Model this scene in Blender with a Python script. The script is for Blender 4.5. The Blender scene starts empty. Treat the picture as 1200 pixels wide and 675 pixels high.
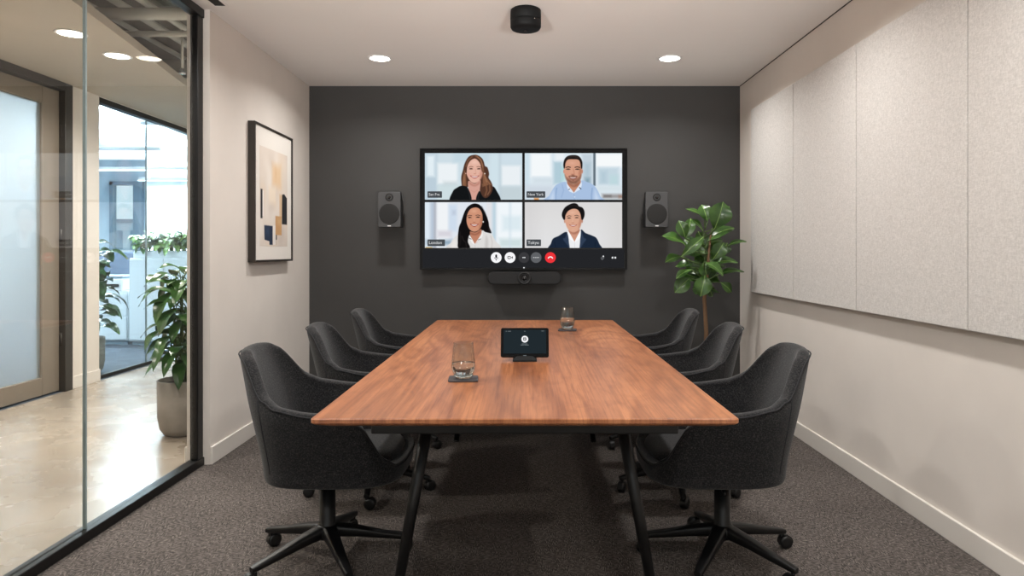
import bpy, math, random
import numpy as np
from mathutils import Vector, Matrix

random.seed(7)
SC = bpy.context.scene
COL = SC.collection
PI = math.pi
F, CX, HY, CAMZ = 800.0, 615.0, 295.0, 1.21      # focal length in px, vanishing point, eye height


def lin(c):
    return tuple((v / 255 / 12.92) if v / 255 <= 0.04045 else ((v / 255 + 0.055) / 1.055) ** 2.4 for v in c)


def rgba(c):
    return lin(c) + (1.0,)


# ---------------------------------------------------------------- materials
def mat(name, base=(128, 128, 128), rough=0.6, metal=0.0, spec=0.5, **kw):
    m = bpy.data.materials.new(name)
    m.use_nodes = True
    b = m.node_tree.nodes['Principled BSDF']
    b.inputs['Base Color'].default_value = rgba(base)
    b.inputs['Roughness'].default_value = rough
    b.inputs['Metallic'].default_value = metal
    b.inputs['Specular IOR Level'].default_value = spec
    if 'coat' in kw:
        b.inputs['Coat Weight'].default_value = kw['coat']
        b.inputs['Coat Roughness'].default_value = kw.get('coat_rough', 0.1)
    if 'sheen' in kw:
        b.inputs['Sheen Weight'].default_value = kw['sheen']
        b.inputs['Sheen Roughness'].default_value = 0.5
    return m


def N(m, typ, **props):
    n = m.node_tree.nodes.new(typ)
    for k, v in props.items():
        setattr(n, k, v)
    return n


def L(m, a, b):
    m.node_tree.links.new(a, b)


def BS(m):
    return m.node_tree.nodes['Principled BSDF']


def coords(m, scale=(1, 1, 1), rot=(0, 0, 0)):
    tc = N(m, 'ShaderNodeTexCoord')
    mp = N(m, 'ShaderNodeMapping')
    mp.inputs['Scale'].default_value = scale
    mp.inputs['Rotation'].default_value = rot
    L(m, tc.outputs['Object'], mp.inputs['Vector'])
    return mp.outputs['Vector']


def noise(m, vec, scale, detail=3, rough=0.55, dist=0.0):
    n = N(m, 'ShaderNodeTexNoise')
    n.inputs['Scale'].default_value = scale
    n.inputs['Detail'].default_value = detail
    n.inputs['Roughness'].default_value = rough
    n.inputs['Distortion'].default_value = dist
    L(m, vec, n.inputs['Vector'])
    return n.outputs['Fac']


def ramp(m, fac, stops):
    r = N(m, 'ShaderNodeValToRGB')
    e = r.color_ramp.elements
    while len(e) > len(stops):
        e.remove(e[-1])
    while len(e) < len(stops):
        e.new(0.5)
    for el, (p, c) in zip(e, stops):
        el.position = p
        el.color = rgba(c)
    L(m, fac, r.inputs['Fac'])
    return r.outputs['Color']


def bump(m, h, strength=0.2, dist=0.002):
    b = N(m, 'ShaderNodeBump')
    b.inputs['Strength'].default_value = strength
    b.inputs['Distance'].default_value = dist
    L(m, h, b.inputs['Height'])
    L(m, b.outputs['Normal'], BS(m).inputs['Normal'])


def mixc(m, fac, a, b, blend='MIX'):
    x = N(m, 'ShaderNodeMix', data_type='RGBA', blend_type=blend)
    if isinstance(fac, (int, float)):
        x.inputs[0].default_value = fac
    else:
        L(m, fac, x.inputs[0])
    for v, i in ((a, 6), (b, 7)):
        if isinstance(v, tuple):
            x.inputs[i].default_value = rgba(v)
        else:
            L(m, v, x.inputs[i])
    return x.outputs[2]


def plaster(name, c, d=4, rough=0.85):
    m = mat(name, c, rough, spec=0.25)
    v = coords(m)
    f = noise(m, v, 1.7, 5)
    L(m, ramp(m, f, [(0.3, tuple(max(0, x - d) for x in c)), (0.7, tuple(min(255, x + d) for x in c))]), BS(m).inputs['Base Color'])
    bump(m, noise(m, v, 180, 2), 0.06, 0.001)
    return m


def emis(name, c, s, attr=None):
    m = bpy.data.materials.new(name)
    m.use_nodes = True
    nt = m.node_tree
    nt.nodes.remove(nt.nodes['Principled BSDF'])
    e = nt.nodes.new('ShaderNodeEmission')
    e.inputs['Color'].default_value = rgba(c)
    e.inputs['Strength'].default_value = s
    if attr:
        a = nt.nodes.new('ShaderNodeAttribute')
        a.attribute_name = attr
        nt.links.new(a.outputs['Color'], e.inputs['Color'])
    nt.links.new(e.outputs[0], nt.nodes['Material Output'].inputs['Surface'])
    return m


def thin_glass(name, tint, ior=1.45, rough=0.0):
    m = bpy.data.materials.new(name)
    m.use_nodes = True
    nt = m.node_tree
    nt.nodes.remove(nt.nodes['Principled BSDF'])
    t = nt.nodes.new('ShaderNodeBsdfTransparent')
    t.inputs['Color'].default_value = rgba(tint)
    g = nt.nodes.new('ShaderNodeBsdfGlossy')
    g.inputs['Roughness'].default_value = rough
    fr = nt.nodes.new('ShaderNodeFresnel')
    geo = nt.nodes.new('ShaderNodeNewGeometry')      # leaving the pane: inverse index, so no total reflection inside a thin sheet
    mr = nt.nodes.new('ShaderNodeMapRange')
    mr.inputs[3].default_value = ior
    mr.inputs[4].default_value = 1.0 / ior
    nt.links.new(geo.outputs['Backfacing'], mr.inputs[0])
    nt.links.new(mr.outputs[0], fr.inputs['IOR'])
    mx = nt.nodes.new('ShaderNodeMixShader')
    nt.links.new(fr.outputs[0], mx.inputs[0])
    nt.links.new(t.outputs[0], mx.inputs[1])
    nt.links.new(g.outputs[0], mx.inputs[2])
    nt.links.new(mx.outputs[0], nt.nodes['Material Output'].inputs['Surface'])
    return m


M = {}
M['wall'] = plaster('warm_white_paint', (222, 214, 206))
M['ceil'] = plaster('ceiling_paint', (237, 233, 229), 1)
M['dark_wall'] = plaster('charcoal_paint', (70, 69, 68), 2, 0.8)
M['trim'] = mat('white_trim', (228, 222, 214), 0.45)
M['gap'] = mat('shadow_gap', (40, 37, 35), 0.9)  # gap shadow put into the colour; also serves the black air slot
M['soffit'] = plaster('soffit_paint', (182, 173, 160))
M['corr_wall'] = plaster('corridor_paint', (222, 215, 207))
M['office_ceil'] = plaster('office_ceiling_paint', (236, 240, 242))
M['office_wall'] = plaster('office_paint', (226, 234, 240))
M['office_blue'] = plaster('office_blue_paint', (206, 222, 232))
M['deck'] = plaster('exposed_deck_paint', (122, 122, 115), 10)
M['pipe'] = mat('painted_pipe', (200, 200, 192), 0.5)
M['black_metal'] = mat('black_powder_coat', (9, 9, 10), 0.4, spec=0.35)
M['tv_black'] = mat('gloss_black', (7, 7, 8), 0.3, spec=0.12)
M['matte_black'] = mat('matte_black', (13, 14, 15), 0.65, spec=0.25)
M['black_plastic'] = mat('black_plastic', (14, 14, 15), 0.38)
M['dark_plastic'] = mat('dark_grey_plastic', (24, 24, 25), 0.5, spec=0.3)
M['speaker_face'] = mat('speaker_grey', (60, 60, 61), 0.55)
M['cone'] = mat('speaker_cone', (24, 23, 22), 0.8)
M['chrome'] = mat('chrome', (190, 190, 190), 0.18, 1.0)
M['white_plastic'] = mat('white_plastic', (235, 235, 235), 0.4)
M['door_frame'] = mat('taupe_door', (128, 118, 106), 0.5)
M['door_dark'] = mat('dark_door_frame', (48, 44, 40), 0.5)
M['alu'] = mat('grey_aluminium', (136, 156, 170), 0.4, 0.3)
M['cab'] = mat('white_laminate', (226, 232, 236), 0.4)
M['screen_blue'] = mat('blue_grey_felt', (86, 98, 116), 0.9)
M['off_carpet'] = mat('blue_grey_carpet', (66, 76, 88), 0.95)
M['soil'] = mat('soil', (46, 36, 28), 1.0)
M['trunk'] = mat('brown_stem', (104, 78, 54), 0.85)
M['green_stem'] = mat('green_stem', (70, 92, 44), 0.6)
M['mullion'] = mat('glass_edge_seal', (150, 164, 166), 0.3)
M['mat_board'] = mat('mat_board', (232, 226, 218), 0.8)
M['art_frame'] = mat('dark_bronze_frame', (44, 38, 33), 0.45)
M['coaster'] = mat('dark_coaster', (58, 52, 54), 0.7)
M['lens'] = mat('lens_glass', (10, 10, 14), 0.05, coat=1.0)
M['glass'] = thin_glass('partition_glass', (250, 251, 250), 1.45)
M['office_glass'] = thin_glass('office_glass', (240, 247, 250), 1.4)
M['cup'] = thin_glass('tumbler_glass', (246, 248, 247), 1.5)
M['tile_building'] = mat('pale_facade', (190, 205, 215), 0.8)
M['tile_window'] = mat('facade_window', (120, 150, 170), 0.3)

w = mat('water', (255, 255, 255), 0.0)
BS(w).inputs['Transmission Weight'].default_value = 1.0
BS(w).inputs['IOR'].default_value = 1.33
M['water'] = w
w = mat('cast_glass_base', (250, 255, 252), 0.0)
BS(w).inputs['Transmission Weight'].default_value = 1.0
BS(w).inputs['IOR'].default_value = 1.5
M['cast_glass'] = w
w = mat('frosted_glass', (212, 219, 221), 0.35)
BS(w).inputs['Transmission Weight'].default_value = 0.75
BS(w).inputs['IOR'].default_value = 1.2
M['frost'] = w


def pot_mat():
    m = mat('grey_stone_pot', (140, 134, 126), 0.75)
    v = coords(m)
    L(m, ramp(m, noise(m, v, 9, 5), [(0.3, (126, 120, 112)), (0.7, (150, 144, 136))]), BS(m).inputs['Base Color'])
    bump(m, noise(m, v, 60, 3), 0.15, 0.003)
    return m


M['pot'] = pot_mat()


def carpet_mat():
    m = mat('woven_carpet', (80, 74, 70), 0.95, spec=0.1)
    v = coords(m)
    ck = N(m, 'ShaderNodeTexChecker')
    ck.inputs['Scale'].default_value = 20
    vr = coords(m, rot=(0, 0, 0.62))
    dn = N(m, 'ShaderNodeTexNoise')
    dn.inputs['Scale'].default_value = 9
    L(m, v, dn.inputs['Vector'])
    ad = N(m, 'ShaderNodeMix', data_type='RGBA')
    ad.inputs[0].default_value = 0.14
    L(m, vr, ad.inputs[6])
    L(m, dn.outputs['Color'], ad.inputs[7])
    L(m, ad.outputs[2], ck.inputs['Vector'])
    a = noise(m, coords(m, (52, 360, 60), (0, 0, 0.62)), 1.0, 2)
    b = noise(m, coords(m, (360, 52, 60), (0, 0, 0.62)), 1.0, 2)
    fx = N(m, 'ShaderNodeMix')
    L(m, ck.outputs['Fac'], fx.inputs[0])
    L(m, a, fx.inputs[2])
    L(m, b, fx.inputs[3])
    f = fx.outputs[0]
    c = ramp(m, f, [(0.32, (42, 40, 39)), (0.5, (84, 78, 75)), (0.68, (148, 138, 131))])
    big = noise(m, v, 2.2, 3)
    sh = ramp(m, big, [(0.3, (214, 214, 214)), (0.7, (255, 255, 255))])
    L(m, mixc(m, 0.6, c, sh, 'MULTIPLY'), BS(m).inputs['Base Color'])
    bump(m, f, 0.5, 0.004)
    return m


M['carpet'] = carpet_mat()


def concrete_mat():
    m = mat('polished_concrete', (160, 150, 138), 0.22, spec=0.32)
    v = coords(m)
    f = noise(m, v, 1.5, 5, 0.55, 0.5)
    L(m, ramp(m, f, [(0.25, (142, 131, 118)), (0.5, (158, 147, 133)), (0.78, (176, 165, 151))]), BS(m).inputs['Base Color'])
    L(m, ramp(m, noise(m, v, 3, 4), [(0.3, (118, 118, 118)), (0.7, (160, 160, 160))]), BS(m).inputs['Roughness'])
    return m


M['concrete'] = concrete_mat()


def wood_mat():
    m = mat('walnut_veneer', (180, 110, 72), 0.34, spec=0.45)
    v = coords(m, (1.0, 0.22, 1.0))
    warp = noise(m, v, 2.6, 2, 0.45, 0.9)
    # ring-like growth lines from a stretched, warped field
    mul = N(m, 'ShaderNodeMath', operation='MULTIPLY')
    L(m, warp, mul.inputs[0])
    mul.inputs[1].default_value = 30.0
    fr = N(m, 'ShaderNodeMath', operation='SINE')
    m2 = N(m, 'ShaderNodeMath', operation='MULTIPLY')
    m2.inputs[1].default_value = 2.6
    L(m, mul.outputs[0], m2.inputs[0])
    L(m, m2.outputs[0], fr.inputs[0])
    rings = N(m, 'ShaderNodeMapRange')
    rings.inputs[1].default_value = -1
    rings.inputs[2].default_value = 1
    L(m, fr.outputs[0], rings.inputs[0])
    fine = noise(m, coords(m, (120, 2.6, 20)), 1.0, 4, 0.6, 0.5)
    broad = noise(m, coords(m, (5, 0.6, 1)), 1.0, 3)
    c1 = ramp(m, broad, [(0.3, (142, 90, 56)), (0.5, (168, 108, 70)), (0.7, (188, 126, 84))])
    c2 = ramp(m, rings.outputs[0], [(0.0, (202, 186, 176)), (0.4, (240, 234, 228)), (1.0, (255, 255, 255))])
    curl = noise(m, coords(m, (16, 5, 5), (0, 0, 0.5)), 1.0, 4, 0.6, 1.4)
    c4 = ramp(m, curl, [(0.36, (214, 200, 190)), (0.54, (255, 255, 255))])
    c3 = ramp(m, fine, [(0.38, (186, 170, 162)), (0.56, (255, 255, 255))])
    x = mixc(m, 0.6, c1, c2, 'MULTIPLY')
    x = mixc(m, 0.45, x, c4, 'MULTIPLY')
    L(m, mixc(m, 0.6, x, c3, 'MULTIPLY'), BS(m).inputs['Base Color'])
    bump(m, fine, 0.05, 0.001)
    return m


M['wood'] = wood_mat()


def fabric_mat(name, lo, mid, hi, scale=1.0, rough=0.95, sheen=0.15, strength=0.35):
    m = mat(name, mid, rough, spec=0.15, sheen=sheen)
    a = noise(m, coords(m, (420 * scale, 420 * scale, 130 * scale)), 1.0, 2)
    b = noise(m, coords(m, (130 * scale, 130 * scale, 420 * scale)), 1.0, 2)
    fx = N(m, 'ShaderNodeMath', operation='ADD')
    L(m, a, fx.inputs[0])
    L(m, b, fx.inputs[1])
    hf = N(m, 'ShaderNodeMath', operation='MULTIPLY')
    hf.inputs[1].default_value = 0.5
    L(m, fx.outputs[0], hf.inputs[0])
    L(m, ramp(m, hf.outputs[0], [(0.36, lo), (0.5, mid), (0.64, hi)]), BS(m).inputs['Base Color'])
    bump(m, hf.outputs[0], strength, 0.002)
    return m


M['fabric'] = fabric_mat('charcoal_wool', (11, 12, 14), (27, 27, 29), (60, 58, 57))
M['piping'] = mat('charcoal_piping', (30, 30, 33), 0.9)
M['panel'] = fabric_mat('acoustic_felt', (192, 188, 184), (204, 200, 196), (216, 212, 208), 0.55, 0.95, 0.0, 0.2)


def leaf_mat(name, a, b, rough=0.28):
    m = mat(name, a, rough, spec=0.6)
    v = coords(m)
    L(m, ramp(m, noise(m, v, 7, 3), [(0.3, a), (0.7, b)]), BS(m).inputs['Base Color'])
    bump(m, noise(m, v, 35, 3), 0.25, 0.004)
    BS(m).inputs['Subsurface Weight'].default_value = 0.0
    return m


M['fig_leaf'] = leaf_mat('fig_leaf', (32, 62, 22), (66, 102, 38))
M['rib'] = mat('leaf_rib', (118, 150, 78), 0.4)
M['dark_leaf'] = leaf_mat('dark_leaf', (34, 68, 34), (66, 108, 48))
M['light_leaf'] = leaf_mat('light_leaf', (84, 132, 58), (150, 184, 96), 0.4)
M['lamp'] = emis('lamp_diffuser', (255, 244, 228), 14.0)
M['linear'] = emis('linear_lamp', (240, 248, 255), 5.0)
M['video'] = emis('video_picture', (255, 255, 255), 1.0, 'Picture')
M['ui_bar'] = emis('interface_bar', (36, 37, 40), 1.0)
M['ui_white'] = emis('interface_white', (246, 246, 248), 1.0)
M['ui_grey'] = emis('interface_grey', (96, 98, 102), 1.0)
M['ui_dim'] = emis('interface_dim', (58, 58, 61), 1.0)
M['ui_red'] = emis('interface_red', (238, 52, 58), 1.0)
M['ui_tag'] = emis('interface_tag', (72, 76, 80), 1.0)
M['ui_text'] = emis('interface_text', (226, 228, 230), 1.0)
M['ui_glyph'] = emis('interface_glyph', (30, 31, 34), 1.0)
M['ui_panel'] = emis('controller_display', (33, 42, 47), 1.0)
M['ui_faint'] = emis('controller_faint_text', (120, 128, 132), 1.0)


# ---------------------------------------------------------------- mesh building
class MB:
    def __init__(s):
        s.v, s.f, s.m, s.mats, s.sm = [], [], [], [], []

    def mi(s, m):
        if m not in s.mats:
            s.mats.append(m)
        return s.mats.index(m)

    def add(s, vs, fs, m, smooth=False):
        o = len(s.v)
        s.v += [tuple(v) for v in vs]
        i = s.mi(m)
        for f in fs:
            s.f.append(tuple(o + k for k in f))
            s.m.append(i)
            s.sm.append(smooth)
        return s

    def box(s, x0, x1, y0, y1, z0, z1, m, ch=0.0):
        if ch <= 0:
            vs = [(x, y, z) for z in (z0, z1) for y in (y0, y1) for x in (x0, x1)]
            fs = [(0, 2, 3, 1), (4, 5, 7, 6), (0, 1, 5, 4), (2, 6, 7, 3), (0, 4, 6, 2), (1, 3, 7, 5)]
            return s.add(vs, fs, m)
        # chamfered box: convex hull of 24 points
        import bmesh
        bm = bmesh.new()
        c = ch
        for sx, X in ((1, x0), (-1, x1)):
            for sy, Y in ((1, y0), (-1, y1)):
                for sz, Z in ((1, z0), (-1, z1)):
                    bm.verts.new((X, Y + sy * c, Z + sz * c))
                    bm.verts.new((X + sx * c, Y, Z + sz * c))
                    bm.verts.new((X + sx * c, Y + sy * c, Z))
        bmesh.ops.convex_hull(bm, input=bm.verts)
        bm.verts.index_update()
        vs = [v.co[:] for v in bm.verts]
        fs = [tuple(v.index for v in f.verts) for f in bm.faces]
        bm.free()
        return s.add(vs, fs, m)

    def prism(s, poly, axis, a, b, m):
        """polygon in the plane across `axis`, extruded from a to b"""
        n = len(poly)

        def P(p, t):
            return (t, p[0], p[1]) if axis == 'x' else (p[0], t, p[1]) if axis == 'y' else (p[0], p[1], t)
        vs = [P(p, a) for p in poly] + [P(p, b) for p in poly]
        fs = [tuple(range(n)), tuple(range(2 * n - 1, n - 1, -1))]
        fs += [(i, i + n, (i + 1) % n + n, (i + 1) % n) for i in range(n)]
        return s.add(vs, fs, m)

    def lathe(s, prof, m, c=(0, 0, 0), n=32, M4=None, smooth=True):
        vs, fs = [], []
        for r, z in prof:
            for k in range(n):
                a = 2 * PI * k / n
                vs.append((r * math.cos(a), r * math.sin(a), z))
        for i in range(len(prof) - 1):
            for k in range(n):
                k2 = (k + 1) % n
                fs.append((i * n + k, i * n + k2, (i + 1) * n + k2, (i + 1) * n + k))
        if prof[0][0] > 1e-6:
            fs.append(tuple(range(n - 1, -1, -1)))
        if prof[-1][0] > 1e-6:
            fs.append(tuple((len(prof) - 1) * n + k for k in range(n)))
        if M4 is not None:
            vs = [tuple(M4 @ Vector(v)) for v in vs]
        vs = [(v[0] + c[0], v[1] + c[1], v[2] + c[2]) for v in vs]
        return s.add(vs, fs, m, smooth)

    def tube(s, pts, rad, m, n=10, cap=True, smooth=True):
        pts = [Vector(p) for p in pts]
        if not isinstance(rad, (list, tuple)):
            rad = [rad] * len(pts)
        vs, fs = [], []
        prev = None
        for i, p in enumerate(pts):
            t = (pts[min(i + 1, len(pts) - 1)] - pts[max(i - 1, 0)]).normalized()
            if prev is None:
                u = t.cross(Vector((0, 0, 1)))
                if u.length < 1e-3:
                    u = t.cross(Vector((0, 1, 0)))
            else:
                u = prev - t * prev.dot(t)
            u.normalize()
            prev = u
            w_ = t.cross(u)
            for k in range(n):
                a = 2 * PI * k / n
                vs.append(p + (u * math.cos(a) + w_ * math.sin(a)) * rad[i])
        for i in range(len(pts) - 1):
            for k in range(n):
                k2 = (k + 1) % n
                fs.append((i * n + k, i * n + k2, (i + 1) * n + k2, (i + 1) * n + k))
        if cap:
            fs.append(tuple(range(n - 1, -1, -1)))
            fs.append(tuple((len(pts) - 1) * n + k for k in range(n)))
        return s.add(vs, fs, m, smooth)

    def grid(s, rows, m, smooth=True, close=False):
        nr, nc = len(rows), len(rows[0])
        vs = [p for r in rows for p in r]
        fs = []
        for i in range(nr - 1):
            for j in range(nc if close else nc - 1):
                j2 = (j + 1) % nc
                fs.append((i * nc + j, i * nc + j2, (i + 1) * nc + j2, (i + 1) * nc + j))
        return s.add(vs, fs, m, smooth)

    def build(s, name, parent=None, bev=0.0, sub=0, seg=2):
        me = bpy.data.meshes.new(name)
        me.from_pydata(s.v, [], s.f)
        for mm in s.mats:
            me.materials.append(mm)
        me.polygons.foreach_set('material_index', s.m)
        me.polygons.foreach_set('use_smooth', s.sm)
        me.validate()
        import bmesh
        bm = bmesh.new()
        bm.from_mesh(me)
        bmesh.ops.recalc_face_normals(bm, faces=bm.faces)
        bm.to_mesh(me)
        bm.free()
        me.update()
        o = bpy.data.objects.new(name, me)
        COL.objects.link(o)
        if parent is not None:
            o.parent = parent
        if bev:
            b = o.modifiers.new('edge', 'BEVEL')
            b.width = bev
            b.segments = seg
            b.limit_method = 'ANGLE'
        if sub:
            b = o.modifiers.new('smooth', 'SUBSURF')
            b.levels = b.render_levels = sub
        return o


def tag(o, label, cat, group=None):
    o['label'] = label
    o['category'] = cat
    if group:
        o['group'] = group
    return o


def thing(name, label, cat, loc=(0, 0, 0), rz=0.0, group=None):
    o = bpy.data.objects.new(name, None)
    COL.objects.link(o)
    o.empty_display_size = 0.1
    o.location = loc
    o.rotation_euler = (0, 0, rz)
    return tag(o, label, cat, group)


def struct(o):
    o['kind'] = 'structure'
    return o


def copy_tree(o, parent=None):
    c = o.copy()
    COL.objects.link(c)
    if parent is not None:
        c.parent = parent
    for ch in [x for x in o.children]:
        copy_tree(ch, c)
    return c


def text_mesh(body, size, m, parent, name, loc, align='CENTER'):
    """lettering lying in the XZ plane, facing -Y"""
    cu = bpy.data.curves.new(name, 'FONT')
    cu.body = body
    cu.size = size
    cu.align_x = align
    cu.align_y = 'CENTER'
    tmp = bpy.data.objects.new(name, cu)
    COL.objects.link(tmp)
    dg = bpy.context.evaluated_depsgraph_get()
    me = bpy.data.meshes.new_from_object(tmp.evaluated_get(dg))
    bpy.data.objects.remove(tmp)
    bpy.data.curves.remove(cu)
    for v in me.vertices:
        x, y, z = v.co
        v.co = (loc[0] + x, loc[1], loc[2] + y)
    me.materials.clear()
    me.materials.append(m)
    o = bpy.data.objects.new(name, me)
    COL.objects.link(o)
    if parent is not None:
        o.parent = parent
    return o


def rrect(x0, x1, y0, y1, r, n=5):
    out = []
    for cx, cy, a0 in ((x1 - r, y1 - r, 0), (x0 + r, y1 - r, 90), (x0 + r, y0 + r, 180), (x1 - r, y0 + r, 270)):
        for k in range(n + 1):
            a = math.radians(a0 + 90 * k / n)
            out.append((cx + r * math.cos(a), cy + r * math.sin(a)))
    return out


def disc(cx, cy, r, n=28):
    return [(cx + r * math.cos(2 * PI * k / n), cy + r * math.sin(2 * PI * k / n)) for k in range(n)]
# ---------------------------------------------------------------- flat pictures (video tiles and the art print)
def smooth_poly(pts, k=6):
    n = len(pts)
    out = []
    for i in range(n):
        p0, p1, p2, p3 = (np.array(pts[(i + j - 1) % n], float) for j in range(4))
        for t in np.linspace(0, 1, k, endpoint=False):
            out.append(0.5 * ((2 * p1) + (-p0 + p2) * t + (2 * p0 - 5 * p1 + 4 * p2 - p3) * t * t + (-p0 + 3 * p1 - 3 * p2 + p3) * t ** 3))
    return out


class Paint:
    """a small painter on a grid of points; coordinates are those of a reference sheet"""

    def __init__(s, x0, x1, y0, y1, nx, ny, bg):
        s.X, s.Y = np.meshgrid(np.linspace(x0, x1, nx), np.linspace(y0, y1, ny))
        s.C = np.empty((ny, nx, 3))
        s.C[:] = bg

    def blend(s, a, c):
        a = np.clip(a, 0, 1)[..., None]
        s.C = s.C * (1 - a) + np.array(c, float) * a

    def sdf(s, poly):
        p = np.array(poly, float)
        n = len(p)
        d = np.full(s.X.shape, 1e18)
        ins = np.zeros(s.X.shape, bool)
        for i in range(n):
            ax, ay = p[i]
            bx, by = p[(i + 1) % n]
            ex, ey = bx - ax, by - ay
            wx, wy = s.X - ax, s.Y - ay
            t = np.clip((wx * ex + wy * ey) / (ex * ex + ey * ey + 1e-12), 0, 1)
            d = np.minimum(d, (wx - ex * t) ** 2 + (wy - ey * t) ** 2)
            c = ((ay > s.Y) != (by > s.Y)) & (s.X < (bx - ax) * (s.Y - ay) / (by - ay + 1e-12) + ax)
            ins ^= c
        d = np.sqrt(d)
        return np.where(ins, -d, d)

    def poly(s, pts, c, soft=6, a=1.0, curved=True):
        q = smooth_poly(pts) if curved else pts
        s.blend(a * (0.5 - s.sdf(q) / soft), c)

    def rect(s, x0, y0, x1, y1, c, soft=6, a=1.0):
        dx = np.maximum(x0 - s.X, s.X - x1)
        dy = np.maximum(y0 - s.Y, s.Y - y1)
        s.blend(a * (0.5 - np.maximum(dx, dy) / soft), c)

    def ell(s, cx, cy, rx, ry, c, soft=0.25, a=1.0, rot=0.0):
        x, y = s.X - cx, s.Y - cy
        co, si = math.cos(rot), math.sin(rot)
        u, v = (x * co + y * si) / rx, (-x * si + y * co) / ry
        s.blend(a * (1 - np.sqrt(u * u + v * v)) / soft, c)

    def line(s, pts, w_, c, soft=4, a=1.0):
        d = np.full(s.X.shape, 1e18)
        for (ax, ay), (bx, by) in zip(pts[:-1], pts[1:]):
            ex, ey = bx - ax, by - ay
            wx, wy = s.X - ax, s.Y - ay
            t = np.clip((wx * ex + wy * ey) / (ex * ex + ey * ey + 1e-12), 0, 1)
            d = np.minimum(d, np.hypot(wx - ex * t, wy - ey * t))
        s.blend(a * (0.5 + (w_ / 2 - d) / soft), c)

    def linear(s):
        c = np.clip(s.C, 0, 255) / 255
        return np.where(c <= 0.04045, c / 12.92, ((c + 0.055) / 1.055) ** 2.4)


def picture(name, P, to3d, m, parent):
    """sheet of small faces carrying the picture as a colour attribute"""
    ny, nx = P.X.shape
    vs = [to3d(i / (nx - 1), j / (ny - 1)) for j in range(ny) for i in range(nx)]
    fs = [(j * nx + i, (j + 1) * nx + i, (j + 1) * nx + i + 1, j * nx + i + 1) for j in range(ny - 1) for i in range(nx - 1)]
    me = bpy.data.meshes.new(name)
    me.from_pydata(vs, [], fs)
    at = me.color_attributes.new('Picture', 'FLOAT_COLOR', 'POINT')
    col = np.ones((ny * nx, 4), np.float32)
    col[:, :3] = P.linear().reshape(-1, 3)
    at.data.foreach_set('color', col.ravel())
    me.materials.append(m)
    o = bpy.data.objects.new(name, me)
    COL.objects.link(o)
    if parent is not None:
        o.parent = parent
    return o


RES = 3.0


def sheet(tile, origin, sc, bg):
    """paint sheet for a tile (photo pixels), in the units of a close-up that starts at origin with sc units per pixel"""
    x0, x1, y0, y1 = tile
    f = lambda v, o: (v - o) * sc
    return Paint(f(x0, origin[0]), f(x1, origin[0]), f(y0, origin[1]), f(y1, origin[1]),
                 int((x1 - x0) * RES), int((y1 - y0) * RES), bg)


def eyes(P, pts, w_, dark, browc, brow_dy, tilt=0.0, open_=1.0):
    for k, (x, y) in enumerate(pts):
        sgn = -1 if k == 0 else 1
        P.ell(x, y, w_ * 1.25, 13, (dark[0] + 60, dark[1] + 45, dark[2] + 40), 0.9, 0.55)
        P.ell(x, y, w_ * .95, 7 * open_, (226, 214, 206), 0.5, 0.3)
        P.ell(x, y, w_ * 1.05, 9 * open_, dark, 0.9, 0.6)
        P.ell(x, y, w_ * 0.55, 10 * open_, dark, 0.5)
        P.line([(x - w_, y + 1), (x - w_ * .3, y - 7 * open_), (x + w_ * .4, y - 7 * open_), (x + w_, y + 1)], 7, dark, 5, 0.95)
        P.line([(x - w_ * 1.2, y - brow_dy + (4 if sgn < 0 else -1)), (x, y - brow_dy - 7), (x + w_ * 1.2, y - brow_dy + (-1 if sgn < 0 else 4))], 8, browc, 6, 0.85)


def smile(P, x, y, w_, h, lip, teeth=(244, 238, 232)):
    P.poly([(x - w_, y - h * .35), (x - w_ * .4, y - h * .3), (x, y - h * .15), (x + w_ * .4, y - h * .3), (x + w_, y - h * .35), (x + w_ * .55, y + h * .6), (x, y + h), (x - w_ * .55, y + h * .6)], lip, 5)
    P.line([(x - w_, y - h * .4), (x - w_ * .9, y - h * .15)], 6, (110, 60, 54), 5, .8)
    P.line([(x + w_, y - h * .4), (x + w_ * .9, y - h * .15)], 6, (110, 60, 54), 5, .8)
    P.poly([(x - w_ * .74, y - h * .12), (x, y + h * .04), (x + w_ * .74, y - h * .12), (x + w_ * .42, y + h * .34), (x, y + h * .48), (x - w_ * .42, y + h * .34)], teeth, 5)


def blur_bg(P, items, soft=40):
    for x0, y0, x1, y1, c, a in items:
        P.rect(x0, y0, x1, y1, c, soft, a)


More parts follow.
